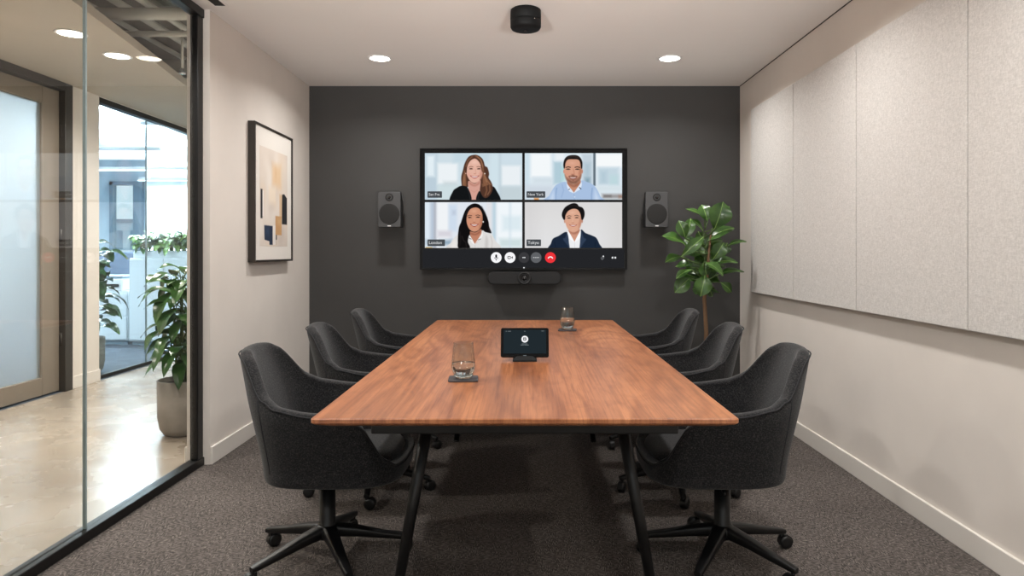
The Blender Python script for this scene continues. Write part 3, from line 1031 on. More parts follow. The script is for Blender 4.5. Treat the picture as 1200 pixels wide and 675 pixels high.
# ---------------------------------------------------------------- the office beyond
wx0, wx1, wz0, wz1 = -9.4, -8.64, 1.21, 2.80
b = MB()
for x0, x1, z0, z1 in ((-11.1, wx0, 0, ZD), (wx1, XC0, 0, ZD), (wx0, wx1, 0, wz0), (wx0, wx1, wz1, ZD)):
    b.box(x0, x1, 15.5, 15.6, z0, z1, M['office_blue'])
struct(b.build('wall_office_back'))
struct(MB().box(-11.1, -11.0, 3.4, 15.5, 0, ZD, M['office_wall']).build('wall_office_side'))
struct(MB().box(-11.0, XC0, 3.4, 3.5, 0, ZD, M['office_wall']).build('wall_office_front'))
struct(MB().box(XC0, XC1, 10.1, 15.6, 0, ZD, M['office_wall']).build('wall_office_corridor'))
struct(MB().box(-7.75, -6.75, 14.0, 14.5, 0, ZD, M['office_wall']).build('wall_office_pier'))
w3 = struct(MB().box(wx0, wx0 + 0.07, 15.44, 15.6, wz0, wz1, M['alu']).box(wx1 - 0.2, wx1, 15.40, 15.6, wz0, wz1, M['alu'])
            .box(wx0, wx1, 15.44, 15.6, wz1 - 0.08, wz1, M['alu']).box(wx0, wx1, 15.44, 15.6, wz0, wz0 + 0.03, M['white_plastic']).build('window_3'))
w3['label'] = 'bright grey framed office window'
MB().box(wx0 + 0.07, wx1 - 0.2, 15.52, 15.53, wz0 + 0.03, wz1 - 0.08, M['office_glass']).build('pane', w3)
# the building seen through that window
t = thing('outside_building', 'pale building seen outside the far office window', 'building', (-15.2, 27, 0))
MB().box(-1.6, 1.4, 0, 3, -6, 2.35, M['tile_building']).build('wall', t)
MB().box(-1.7, 1.5, -0.1, 3.1, 2.35, 2.5, M['alu']).build('roof_edge', t)
for x in (-1.2, -0.4, 0.4):
    for z in (0.2, 1.3):
        MB().box(x, x + 0.5, -0.02, 0.02, z, z + 0.75, M['tile_window']).build('window', t)
# hanging rafts and linear lamps
for x0, x1, y0, y1, z in ((-7.4, -5.6, 7.9, 9.0, 2.98), (-5.3, -4.3, 9.4, 10.6, 2.95), (-9.2, -6.9, 10.2, 11.0, 3.0)):
    o = MB().box(x0, x1, y0, y1, z, z + 0.06, M['cab'], 0.005).build('ceiling_raft')
    tag(o, {-7.4: 'white ceiling panel hanging in the office just beyond the glazing', -5.3: 'white ceiling panel hanging in the office above the planted cabinet', -9.2: 'white ceiling panel hanging deeper in the office'}[x0], 'ceiling panel', 'hanging ceiling panels in the office')
o = MB().tube([(-9.5, 12.4, 3.0), (-4.3, 12.4, 3.0)], 0.12, M['cab'], 18).build('ceiling_duct')
tag(o, 'round white duct hung across the office ceiling', 'duct')
for x0, x1, y, z, lb in ((-6.9, -5.08, 9.5, 2.6, 'linear pendant lamp in the office, highest of the three'), (-8.4, -5.0, 11.7, 2.6, 'long linear pendant lamp across the office, middle of the three'),
                         (-7.58, -5.4, 13.4, 2.6, 'linear pendant lamp in the office, lowest of the three'), (-9.0, -5.2, 6.2, 2.9, 'linear pendant lamp in the office behind the frosted door')):
    t = thing('linear_pendant', lb, 'pendant light', ((x0 + x1) / 2, y, z), 0, 'linear pendants in the office')
    hw = (x1 - x0) / 2
    MB().box(-hw, hw, -0.03, 0.03, 0.012, 0.06, M['white_plastic']).build('housing', t)
    MB().box(-hw, hw, -0.03, 0.03, 0.0, 0.012, M['linear']).build('diffuser', t)
    for xx in (-hw * 0.8, hw * 0.8):
        MB().tube([(xx, 0, 0.06), (xx, 0, ZD - z)], 0.004, M['white_plastic'], 6).build('suspension_wire', t)
    area('linear_pendant_lamp', ((x0 + x1) / 2, y, z - 0.01), 2 * hw, 290.0, (0.86, 0.95, 1.0), 'RECTANGLE', size_y=0.08)
    area('added_office_uplight', ((x0 + x1) / 2, y, z + 0.07), 2 * hw, 170.0, (0.86, 0.95, 1.0), 'RECTANGLE', rot=(PI, 0, 0), size_y=0.08)  # added above the closed housing to brighten the office ceiling
# felt screen, low cabinet with office machine, planted cabinet
t = thing('desk_screen', 'blue grey felt divider below the far office window', 'divider', (-7.0, 12.0, 0))
MB().box(-1.6, 1.3, -0.03, 0.03, 0.06, 1.2, M['screen_blue'], 0.01).build('panel', t)
for x in (-1.4, 0, 1.1):
    MB().box(x - 0.03, x + 0.03, -0.2, 0.2, 0, 0.06, M['alu'], 0.005).build('foot', t)
t = thing('storage_cabinet', 'tall white office cabinet with leafy plants along its top', 'cabinet', (-4.66, 9.05, 0))
MB().box(-0.45, 0.45, -0.22, 0.22, 0.05, 1.13, M['cab'], 0.004).box(-0.43, 0.43, -0.19, 0.2, 0, 0.05, M['alu']).build('body', t)
for x in (-0.445, 0.005):
    d_ = MB().box(x, x + 0.44, -0.24, -0.222, 0.07, 1.11, M['cab'], 0.003).build('door', t)
    MB().box(x + 0.4, x + 0.41, -0.25, -0.24, 0.75, 0.9, M['alu']).build('handle', d_)
t = thing('low_cabinet', 'low white drawer cabinet left of the planted cabinet', 'cabinet', (-5.56, 9.1, 0))
MB().box(-0.4, 0.4, -0.22, 0.22, 0.05, 0.70, M['cab'], 0.004).box(-0.38, 0.38, -0.19, 0.2, 0, 0.05, M['alu']).build('body', t)
for z in (0.07, 0.38):
    d_ = MB().box(-0.39, 0.39, -0.238, -0.222, z, z + 0.29, M['cab'], 0.003).build('drawer', t)
    MB().box(-0.08, 0.08, -0.25, -0.238, z + 0.22, z + 0.235, M['alu']).build('handle', d_)
t = thing('printer', 'grey and white office machine standing on the low cabinet', 'printer', (-5.5, 9.08, 0.70))
MB().box(-0.26, 0.26, -0.2, 0.2, 0.0, 0.16, M['white_plastic'], 0.012).build('body', t)
MB().box(-0.22, 0.22, -0.215, -0.19, 0.05, 0.09, M['dark_plastic']).build('output_slot', t)
MB().box(-0.26, 0.26, -0.19, 0.2, 0.16, 0.2, M['alu'], 0.01).build('lid', t)


# ---------------------------------------------------------------- plants
def leaf(mb, base, tip, w, up, m, curl=0.12, fold=0.18, peak=0.85, n=9, rib=None):
    base, tip, up = Vector(base), Vector(tip), Vector(up).normalized()
    ax = tip - base
    ln = ax.length
    side = ax.cross(up).normalized()
    nrm = side.cross(ax).normalized()
    rows = []
    for i in range(n + 1):
        t = i / n
        c = base + ax * t + nrm * (curl * ln * (math.sin(PI * t) - 0.6 * t * t))
        ww = w * 0.5 * max(0.03, math.sin(PI * min(1, t ** peak)) ** 0.75 if 0 < t < 1 else 0.03)
        rows.append([c + side * (ww * s) + nrm * (fold * ww * abs(s) ** 1.5 + 0.05 * w * math.sin(9 * t + 2 * s) * abs(s)) for s in (-1, -0.6, -0.25, 0, 0.25, 0.6, 1)])
    mb.grid(rows, m)
    if rib:
        mb.grid([[r[3] - side * .0025 + nrm * .0012, r[3] + nrm * .0022, r[3] + side * .0025 + nrm * .0012] for r in rows], rib)


def bowl_pot(t, r, h):
    MB().lathe([(r * 0.55, 0), (r * 0.72, 0.01), (r * 0.88, h * 0.12), (r * 0.98, h * 0.35), (r, h), (r * 0.92, h), (r * 0.9, h * 0.9), (0.001, h * 0.9)], M['pot'], n=40).build('pot', t)
    MB().lathe([(0.001, h * 0.93), (r * 0.85, h * 0.92), (r * 0.89, h * 0.905), (0.001, h * 0.902)], M['soil'], n=24).build('soil', t)


def leafy(t, h0, h1, spread, n, m, seed, lw, ll, droop=0.5, stems=3):
    rnd = random.Random(seed)
    s, l = MB(), MB()
    st = []
    for k in range(stems):
        a = 2 * PI * k / stems + rnd.uniform(-.4, .4)
        top = Vector((math.cos(a) * spread * 0.25, math.sin(a) * spread * 0.25, h1 - rnd.uniform(0.05, 0.2) * (h1 - h0)))
        p0 = Vector((math.cos(a) * 0.03, math.sin(a) * 0.03, h0 - 0.02))
        pts = [p0.lerp(top, u) + Vector((0, 0, 0)) for u in (0, .3, .6, 1)]
        s.tube(pts, [0.009, 0.008, 0.006, 0.004], M['green_stem'], 8)
        st.append((p0, top))
    for i in range(n):
        p0, top = st[i % stems]
        u = 0.12 + 0.88 * (i + 0.5) / n
        base = p0.lerp(top, u)
        a = i * 2.4 + rnd.uniform(-.4, .4)
        rr = spread * rnd.uniform(0.35, 0.6)
        out = Vector((math.cos(a), math.sin(a), 0))
        k0 = base + out * rr * 0.45 + Vector((0, 0, 0.04 + 0.04 * rnd.random()))
        s.tube([base, base.lerp(k0, .5) + Vector((0, 0, .015)), k0], 0.0035, M['green_stem'], 6)
        ln = ll * rnd.uniform(.75, 1.15)
        tip = k0 + out * ln * rnd.uniform(.7, 1) + Vector((0, 0, ln * rnd.uniform(-droop, .35 if u > .7 else .05)))
        leaf(l, k0, tip, lw * rnd.uniform(.8, 1.15), (out.x * .4, out.y * .4 - .25, 1), m, 0.16, 0.2, 0.9, 8)
    s.build('stem', t)
    l.build('foliage', t)


t = thing('potted_plant', 'leafy green plant in a tall round grey pot on the corridor floor', 'plant', (-2.28, 4.54, 0))
bowl_pot(t, 0.15, 0.365)
leafy(t, 0.34, 1.12, 0.24, 84, M['dark_leaf'], 4, 0.085, 0.21, 0.85, 5)
t = thing('potted_plant', 'broad leaved dark plant in a grey pot just inside the office glazing', 'plant', (-4.34, 6.78, 0))
bowl_pot(t, 0.15, 0.36)
leafy(t, 0.34, 1.32, 0.36, 76, M['dark_leaf'], 9, 0.13, 0.24, 0.6, 4)
t = thing('planter_box', 'long white planter of mixed leafy plants on top of the tall white cabinet', 'planter', (-4.70, 9.0, 1.13))
MB().box(-0.40, 0.44, -0.11, 0.11, 0, 0.09, M['cab'], 0.006).build('trough', t)
MB().box(-0.39, 0.43, -0.1, 0.1, 0.085, 0.095, M['soil']).build('soil', t)
for k in range(9):
    sub_ = bpy.data.objects.new('tuft', None)
    COL.objects.link(sub_)
    sub_.parent = t
    sub_.location = (-0.34 + 0.085 * k, 0.03 * (-1) ** k, 0)
    leafy(sub_, 0.09, (.27, .24, .3, .23, .31, .26, .33, .28, .3)[k], 0.17, 26, (M['light_leaf'], M['dark_leaf'], M['light_leaf'])[k % 3], 20 + k, 0.075, 0.14, 0.8, 3)

# fiddle leaf fig in the right-hand back corner
FD = 5.2
t = thing('fiddle_leaf_fig', 'tall fig tree with big glossy leaves in the corner by the dark wall', 'plant', (1.37, FD, 0))
bowl_pot(t, 0.17, 0.34)


def fg(x, y, dy=0.0):
    p = at(770 + x / 4.218, 230 + y / 4.218, FD)
    return Vector((p.x - 1.37, dy, p.z))


tr = MB()
tr.tube([(0.0, 0, 0.31), (0.012, 0.0, 0.6), (0.0, 0.01, 0.85), fg(246, 420), fg(255, 300), fg(266, 180)], [0.017, 0.016, 0.015, 0.013, 0.010, 0.006], M['trunk'], 12)
tr.build('trunk', t)
FIG = [(265, 165, 302, 34, 98, -.10, -.14, 0), (245, 125, 226, 38, 60, -.02, .02, 0), (240, 112, 150, 56, 30, .02, .04, 1), (292, 140, 346, 52, 55, -.03, -.06, 0), (135, 205, 100, 122, 58, -.03, -.05, 0), (142, 208, 168, 108, 52, .0, .0, 0),
       (146, 252, 16, 192, 72, -.04, -.08, 1), (100, 300, 208, 200, 48, -.12, -.14, 0), (135, 300, 36, 322, 56, .02, -.04, 1), (165, 362, 82, 402, 40, -.04, -.08, 1), (165, 405, 86, 474, 66, .02, -.02, 0), (220, 385, 192, 488, 74, -.10, -.14, 0),
       (206, 325, 292, 384, 56, -.16, -.2, 1), (262, 310, 312, 230, 64, -.08, -.1, 0), (318, 288, 348, 230, 54, .0, .0, 0), (272, 330, 378, 322, 52, -.06, -.1, 1), (288, 388, 418, 366, 38, -.05, -.06, 1), (318, 426, 380, 476, 46, .03, .05, 0),
       (250, 222, 384, 150, 70, .0, .02, 1), (345, 245, 438, 220, 34, -.02, -.02, 1), (232, 172, 176, 108, 34, .03, .05, 1), (210, 250, 150, 210, 50, .08, .1, 0), (280, 270, 330, 190, 60, .1, .12, 0), (230, 420, 150, 380, 55, .1, .14, 0),
       (262, 420, 330, 392, 55, .1, .14, 0), (200, 350, 110, 345, 55, .1, .15, 1), (290, 360, 370, 345, 50, .12, .16, 1), (250, 260, 220, 170, 55, .06, .1, 0), (250, 440, 290, 500, 45, .05, .08, 0), (245, 400, 225, 330, 60, .0, -.02, 0)]
fl, pt = MB(), MB()
rf = random.Random(12)
for k in range(22):
    a_ = k * 2.4
    u_ = k / 21
    r_ = 0.09 + 0.10 * rf.random()
    x_, y_ = 255 + 150 * r_ * 4 * math.cos(a_), 210 + 235 * u_
    FIG.append((258, y_ + 20, x_, y_ + rf.uniform(-45, 35), rf.uniform(54, 72), .02 + .12 * abs(math.sin(a_)), .05 + .14 * rf.random(), k % 2))
for x0, y0, x1, y1, w_, d0, d1, flat in FIG:
    bs, tp = fg(x0, y0, d0), fg(x1, y1, d1)
    up = (0.05 * (1 if x1 > x0 else -1), -0.55, 0.85) if flat else (0.1 * (1 if x1 > x0 else -1), -1.0, 0.35)
    leaf(fl, bs, tp, w_ / 4.218 * FD / F * 1.15, up, M['fig_leaf'], 0.10, 0.22, 1.2, 10, M['rib'])
    zc = min(max(bs.z - 0.06, 1.0), 1.5)
    pt.tube([Vector((0.0, 0, zc)), Vector((bs.x * .5, bs.y * .5, (zc + bs.z) / 2 - .01)), bs], 0.005, M['green_stem'], 6)
pt.build('stem', t)
fl.build('foliage', t)
# ---------------------------------------------------------------- conference table
TZ = 0.74
TY0, TY1, TH = 1.92, 4.70, 0.605
TC = (TY0 + TY1) / 2
t = thing('conference_table', 'long walnut conference table with chamfered edge on splayed black legs', 'table', (0, TC, 0))
hl = (TY1 - TY0) / 2


def rr_ring(hx, hy, r, z, n=5):
    return [(x, y, z) for x, y in rrect(-hx, hx, -hy, hy, r, n)]


b = MB()
rings = [rr_ring(TH - 0.003, hl - 0.003, 0.012, TZ), rr_ring(TH, hl, 0.014, TZ - 0.003), rr_ring(TH, hl, 0.014, TZ - 0.013), rr_ring(TH - 0.006, hl - 0.006, 0.012, TZ - 0.018), rr_ring(TH - 0.04, hl - 0.04, 0.01, TZ - 0.030)]
n_ = len(rings[0])
b.grid(rings, M['wood'], smooth=False, close=True)
b.add(rings[0], [tuple(range(n_))], M['wood'])
b.add(rings[-1], [tuple(reversed(range(n_)))], M['wood'])
b.build('tabletop', t)
b = MB()
zt = TZ - 0.0302
for y in (-hl + 0.14, hl - 0.14):
    b.box(-0.46, 0.46, y - 0.02, y + 0.02, zt - 0.045, zt, M['black_metal'], 0.003)
for x in (-0.3, 0.3):
    b.box(x - 0.02, x + 0.02, -hl + 0.155, hl - 0.155, zt - 0.04, zt, M['black_metal'], 0.003)
b.build('under_frame', t)
for sx in (-1, 1):
    for sy in (-1, 1):
        p0 = Vector((sx * 0.325, sy * 0.90, zt - 0.002))
        p1 = Vector((sx * 0.437, sy * 1.045, 0.008))
        lg = MB().tube([p0, p0.lerp(p1, .5), p1], [0.0225, 0.0205, 0.0165], M['black_metal'], 20)
        lg.lathe([(0.05, -0.012), (0.05, 0)], M['black_metal'], p0, 20)
        lo = lg.build('leg', t)
        MB().lathe([(0.016, 0.0), (0.02, 0.002), (0.02, 0.01), (0.012, 0.012)], M['black_plastic'], (p1.x, p1.y, 0), 16).build('foot_pad', lo)


# ---------------------------------------------------------------- chairs
def interp(x, ks):
    for (a, u), (c, v) in zip(ks[:-1], ks[1:]):
        if x <= c:
            q = (x - a) / (c - a)
            q = q * q * (3 - 2 * q)
            return u + (v - u) * q
    return ks[-1][1]


RIM = [(0, .432), (30, .434), (44, .462), (72, .618), (88, .642), (112, .665), (122, .69), (147, .822), (158, .838), (180, .842)]
NC = 72


def shell_pt(th, z):
    """outer surface of the tub at angle th (degrees, 0 = front) and height z"""
    q = max(0.0, z - 0.42)
    xb = -0.205 - 0.115 * (q / 0.42) ** 1.1
    xf = 0.325 - 0.02 * q
    hb = 0.262 + 0.05 * min(1, q / 0.2) - 0.075 * max(0, (q - 0.22) / 0.2) ** 1.2
    c = 0.06
    e = 2 / (3.5 - 0.7 * min(1, q / 0.2))
    co, si = math.cos(math.radians(th)), math.sin(math.radians(th))
    ax = (xf - c) if co > 0 else (c - xb)
    x = c + math.copysign(abs(co) ** e, co) * ax
    y = math.copysign(abs(si) ** e, si) * hb
    return x, y


def rim_z(th):
    a = abs(((th + 180) % 360) - 180)
    return interp(a, RIM)


def chair_shell():
    ths = [360 * k / NC for k in range(NC)]
    rows = []
    for sc_, z in ((0.03, .356), (0.4, .356), (0.75, .3565), (0.9, .358), (0.965, .363), (0.99, .375)):
        rows.append([(0.06 + (shell_pt(a, .40)[0] - 0.06) * sc_, shell_pt(a, .40)[1] * sc_, z) for a in ths])
    for k in range(11):
        f = k / 10
        r = []
        for a in ths:
            z = .402 + (rim_z(a) - .402) * f
            x, y = shell_pt(a, z)
            r.append((x, y, z))
        rows.append(r)
    mb = MB().grid(rows, M['fabric'], True, True)
    me = bpy.data.meshes.new('shell')
    me.from_pydata(mb.v, [], mb.f)
    me.materials.append(M['fabric'])
    me.polygons.foreach_set('use_smooth', [True] * len(me.polygons))
    o = bpy.data.objects.new('shell', me)
    COL.objects.link(o)
    s = o.modifiers.new('thick', 'SOLIDIFY')
    s.thickness = 0.048
    s.offset = -1
    s.use_even_offset = False
    sb = o.modifiers.new('soft', 'SUBSURF')
    sb.levels = sb.render_levels = 2
    return o


def make_chair():
    t = thing('conference_chair', '', 'chair')
    sh = chair_shell()
    sh.parent = t
    # seams: one along the outer rim, two up the back corners
    pts = []
    for k in range(NC * 2):
        a = 360 * k / NC / 2
        z = rim_z(a) - 0.012
        x, y = shell_pt(a, z)
        l_ = math.hypot(x - .06, y)
        pts.append((x + (x - .06) / l_ * .0005, y + y / l_ * .0005, z))
    p = MB().tube(pts + pts[:1], 0.0028, M['piping'], 6, False)
    for a in (128, 232):
        p.tube([(*shell_pt(a, z), z) for z in [.41 + (rim_z(a) - .425) * q / 8 for q in range(9)]], 0.0022, M['piping'], 6)
    p.build('piping', sh)
    # seat cushion: soft pad with a rounded front
    rows = []
    for sc_, z in ((0.05, .40), (.85, .40), (.97, .41), (1.0, .43), (.985, .446), (.93, .460), (.8, .470), (.5, .476), (.05, .478)):
        rows.append([(0.065 + (shell_pt(a, .42)[0] - .06) * .86 * sc_, shell_pt(a, .42)[1] * .80 * sc_, z) for a in [360 * k / 48 for k in range(48)]])
    m_ = MB().grid(rows, M['fabric'], True, True)
    m_.build('seat_cushion', t)
    # pedestal
    c = MB().lathe([(0.10, .352), (0.10, .345), (0.045, .325), (0.03, .318), (0.03, .308)], M['black_metal'], n=28)
    c.lathe([(0.024, .31), (0.024, .298)], M['chrome'], n=28)
    c.lathe([(0.0245, .30), (0.031, .299), (0.031, .15), (0.042, .135), (0.044, .11), (0.040, .095), (0.0, .095)], M['black_metal'], n=28)
    c.build('pedestal', t)
    lv = MB().tube([(0.03, 0.05, .338), (0.05, 0.17, .34), (0.055, 0.22, .336)], 0.006, M['black_plastic'], 8)
    lv.build('height_lever', t)
    base = MB().lathe([(0.001, .146), (0.038, .144), (0.05, .130), (0.05, .100), (0.036, .090), (0.001, .090)], M['black_metal'], n=28).build('base_hub', t)
    for k in range(5):
        a = math.radians(-2 + 72 * k)
        R = Matrix.Rotation(a, 4, 'Z')
        rows = []
        for d_, w_, zc, hh in ((0.03, .028, .120, .024), (0.12, .024, .106, .019), (0.21, .019, .086, .014), (0.29, .016, .071, .011), (0.31, .012, .067, .009)):
            pr = rrect(-w_, w_, -hh, hh, min(w_, hh) * .6, 3)
            rows.append([tuple(R @ Vector((d_, y, zc + z))) for y, z in pr])
        lb = MB().grid(rows, M['black_metal'], True, True)
        n2 = len(rows[0])
        lb.add(rows[-1], [tuple(range(n2))], M['black_metal'])
        lo = lb.build('base_leg', t)
        cs = MB()
        ca = a + 0.9 + k * 1.7
        C = Matrix.Translation(R @ Vector((0.295, 0, 0))) @ Matrix.Rotation(ca, 4, 'Z')
        W = C @ Matrix.Translation((0.016, 0, 0.0265)) @ Matrix.Rotation(PI / 2, 4, 'X')
        for s in (-1, 1):
            cs.lathe([(0.001, s * .017), (0.016, s * .017), (0.0255, s * .015), (0.0265, s * .010), (0.0255, s * .005), (0.001, s * .004)], M['black_plastic'], n=22, M4=W)
        cs.lathe([(0.0075, .03), (0.0075, .066)], M['black_metal'], n=12, M4=C)
        hood = []
        for q in range(9):
            an = math.radians(-10 + 200 * q / 8)
            hood.append([tuple(C @ Vector((0.016 + .029 * math.cos(an), y, 0.0265 + .029 * math.sin(an)))) for y in (-.012, -.004, .004, .012)])
        cs.grid(hood, M['black_plastic'])
        cs.build('caster', lo)
    return t


proto = make_chair()
CH = [(-0.775, 2.68, 0, 14, 'charcoal fabric armchair nearest the camera on the glass partition side of the table'),
      (-0.785, 3.50, 2, -10, 'charcoal fabric armchair in the middle of the row on the glass partition side'),
      (-0.785, 4.36, 1, 36, 'charcoal fabric armchair nearest the dark wall on the picture side of the table'),
      (0.775, 2.68, 180, -12, 'charcoal fabric armchair nearest the camera on the acoustic panel side of the table'),
      (0.785, 3.50, 178, 14, 'charcoal fabric armchair in the middle of the row on the acoustic panel side'),
      (0.785, 4.36, 179, 36, 'charcoal fabric armchair nearest the potted fig tree')]
for i, (x, y, a, sw, lb) in enumerate(CH):
    o = proto if i == 0 else copy_tree(proto)
    o.location = (x, y, 0)
    o.rotation_euler = (0, 0, math.radians(a))
    for ch in o.children:
        if ch.name.startswith('base_leg'):
            ch.rotation_euler = (0, 0, math.radians(sw))
    tag(o, lb, 'chair', 'armchairs around the conference table')

# ---------------------------------------------------------------- television
SD = 5.6
SCL = SD / F


def sx(px):
    return (px - CX) * SCL


def sz(py):
    return CAMZ + (HY - py) * SCL


tv = thing('television', 'large wall mounted screen showing a four person video call', 'television', (0, YB, 0))


def q3(x, y, yy):
    return (sx(x), yy - YB, sz(y))


tx0, tx1, tz0, tz1 = sx(492), sx(735), sz(316), sz(174)
b = MB()
fw = 0.012
ya, yb = SD - 0.004 - YB, SD + 0.035 - YB
b.box(tx0, tx0 + fw, ya, yb, tz0, tz1, M['tv_black'], 0.002).box(tx1 - fw, tx1, ya, yb, tz0, tz1, M['tv_black'], 0.002)
b.box(tx0 + fw, tx1 - fw, ya, yb, tz0, tz0 + fw, M['tv_black'], 0.002).box(tx0 + fw, tx1 - fw, ya, yb, tz1 - fw, tz1, M['tv_black'], 0.002)
b.box(tx0 + 0.03, tx1 - 0.03, yb - 0.012, yb + 0.012, tz0 + 0.03, tz1 - 0.03, M['black_plastic'])
b.build('bezel', tv)
MB().box(-0.3, 0.28, yb + 0.012, -0.002, 1.4, 1.75, M['black_metal']).build('wall_bracket', tv)
scr = MB().box(tx0 + fw, tx1 - fw, SD - YB, SD + 0.02 - YB, tz0 + fw, tz1 - fw, M['tv_black']).build('screen', tv)


def flat(poly, d, m, mb=None):
    """polygon given in photo pixels, lying on the display at depth d"""
    mb = mb or MB()
    vs = [q3(x, y, d) for x, y in poly]
    # face the room
    ar = sum(a[0] * c[1] - c[0] * a[1] for a, c in zip(poly, poly[1:] + poly[:1]))
    return mb.add(vs if ar < 0 else vs[::-1], [tuple(range(len(vs)))], m)


D1, D2, D3, D4 = SD - 0.0012, SD - 0.0018, SD - 0.0024, SD - 0.003
flat([(495.5, 292.2), (731.5, 292.2), (731.5, 313.8), (495.5, 313.8)], D1, M['ui_bar']).build('toolbar', scr)
for fn, (x0, x1, y0, y1), lb in ((tile_brown_hair, (498, 612, 179.5, 234), 'smiling woman with long wavy brown hair in a black blazer'),
                                 (tile_beard, (615, 729, 179.5, 234), 'smiling bearded man in a light blue shirt'),
                                 (tile_black_hair, (498, 612, 237, 290.5), 'smiling woman with long black hair in a white blouse'),
                                 (tile_suit, (615, 729, 237, 290.5), 'man with black hair in a navy suit and white shirt')):
    o = picture('video_tile', fn(), lambda u, v, x0=x0, x1=x1, y0=y0, y1=y1: q3(x0 + (x1 - x0) * u, y0 + (y1 - y0) * v, D1), M['video'], scr)
    o['label'] = lb


def text_on(mb, body, size_px, px, py, d, m, align='LEFT'):
    o = text_mesh(body, size_px * SCL, m, None, 'lettering', (0, 0, 0), align)
    vs = [(v.co.x + sx(px), d - YB, v.co.z + sz(py)) for v in o.data.vertices]
    mb.add(vs, [tuple(p.vertices) for p in o.data.polygons], m)
    me = o.data
    bpy.data.objects.remove(o)
    bpy.data.meshes.remove(me)


for (x0, y0, x1, y1), tx in (((501, 224.2, 518, 231.8), 'San Fra'), ((617, 224.2, 639, 231.8), 'New York'), ((501, 280.6, 521.5, 288.4), 'London'), ((617, 280.6, 634, 288.4), 'Tokyo')):
    b = flat(rrect(x0, x1, y0, y1, 0.7, 3), D2, M['ui_tag'])
    text_on(b, tx, 4.3 if len(tx) > 6 else 5.0, x0 + 1.5, (y0 + y1) / 2, D3, M['ui_text'])
    b.build('name_tag', scr)


def button(cx, cm, glyph, lb):
    mb = flat(disc(cx, 301.8, 6.3, 36), D2, cm)
    glyph(mb, cx, 301.8)
    mb.build('call_button', scr)['label'] = lb


def g_mic(mb, x, y):
    g = M['ui_glyph']
    flat(rrect(x - 1.1, x + 1.1, y - 3.6, y + 0.6, 1.05, 5), D3, g, mb)
    arc = [(x + 2.3 * math.cos(a), y - 0.2 + 2.3 * math.sin(a)) for a in np.linspace(0, PI, 12)]
    arc += [(x + 1.7 * math.cos(a), y - 0.2 + 1.7 * math.sin(a)) for a in np.linspace(PI, 0, 12)]
    flat(arc, D3, g, mb)
    flat([(x - 0.35, y + 2.0), (x + 0.35, y + 2.0), (x + 0.35, y + 3.6), (x - 0.35, y + 3.6)], D3, g, mb)


def g_cam(mb, x, y):
    flat(rrect(x - 2.9, x + 0.8, y - 1.7, y + 1.7, 0.7, 4), D3, M['ui_glyph'], mb)
    flat(rrect(x - 2.1, x + 0.0, y - 0.9, y + 0.9, 0.3, 3), D4, M['ui_white'], mb)
    flat([(x + 1.2, y), (x + 3.1, y - 1.6), (x + 3.1, y + 1.6)], D3, M['ui_glyph'], mb)


def g_dots(k, r):
    def f(mb, x, y):
        for i in range(k):
            flat(disc(x + (i - (k - 1) / 2) * 1.9, y, r, 12), D3, M['ui_text'], mb)
    return f


def g_hang(mb, x, y):
    o = [(x + 3.1 * math.cos(a), y + 1.2 + 2.6 * math.sin(a)) for a in np.linspace(-PI, 0, 14)]
    i_ = [(x + 1.9 * math.cos(a), y + 1.2 + 1.4 * math.sin(a)) for a in np.linspace(0, -PI, 14)]
    flat(o + i_, D3, M['ui_white'], mb)


button(581.5, M['ui_white'], g_mic, 'white round microphone button')
button(597.7, M['ui_white'], g_cam, 'white round camera button')
button(614.0, M['ui_dim'], g_dots(2, 0.75), 'dark grey round button with dots')
button(628.2, M['ui_grey'], g_dots(4, 0.55), 'grey round button with dots')
button(645.0, M['ui_red'], g_hang, 'red round hang up button')
b = flat(disc(707, 300.4, 0.9, 12), D2, M['ui_text'])
flat([(703.8, 302.5), (705.2, 300.9), (706.0, 301.7), (704.8, 303.3), (707.6, 301.6), (708.2, 302.4), (705.6, 305.0)], D2, M['ui_grey'], b)
b.build('toolbar_icon', scr)
for x in (717.8, 721.0):
    flat(rrect(x - 1.0, x + 1.0, 300.9, 303.0, 0.4, 3), D2, M['ui_text']).build('toolbar_icon', scr)
flat(rrect(613.2, 614.8, 313.0, 314.4, 0.3, 3), SD - 0.0045, M['ui_text']).build('brand_mark', tv)

# ---------------------------------------------------------------- camera bar below the television
t = thing('camera_bar', 'black rounded video conference bar with central lens under the screen', 'conference camera', (-0.003, YB, 0.9965))
h2, w2_ = 0.056, 0.298
MB().prism(rrect(-w2_, w2_, -0.105 + 0.052, 0.052, 0.048, 8), 'y', -0.125, -0.025, M['dark_plastic']).build('body', t, 0.006)
MB().box(-0.1, 0.1, -0.025, 0, -0.04, 0.04, M['black_metal']).build('wall_mount', t)
Rl = Matrix.Translation((0.0, -0.125, 0.0)) @ Matrix.Rotation(PI / 2, 4, 'X')
lo = MB().lathe([(0.054, -0.01), (0.054, 0.014), (0.046, 0.022), (0.040, 0.016), (0.001, 0.012)], M['black_plastic'], n=40, M4=Rl).build('lens_housing', t)
b = MB().lathe([(0.034, 0.0125), (0.034, 0.018), (0.028, 0.018), (0.026, 0.0135)], M['dark_plastic'], n=36, M4=Rl)
b.lathe([(0.024, 0.013), (0.018, 0.019), (0.009, 0.022), (0.0005, 0.023)], M['lens'], n=36, M4=Rl)
b.build('lens', lo)

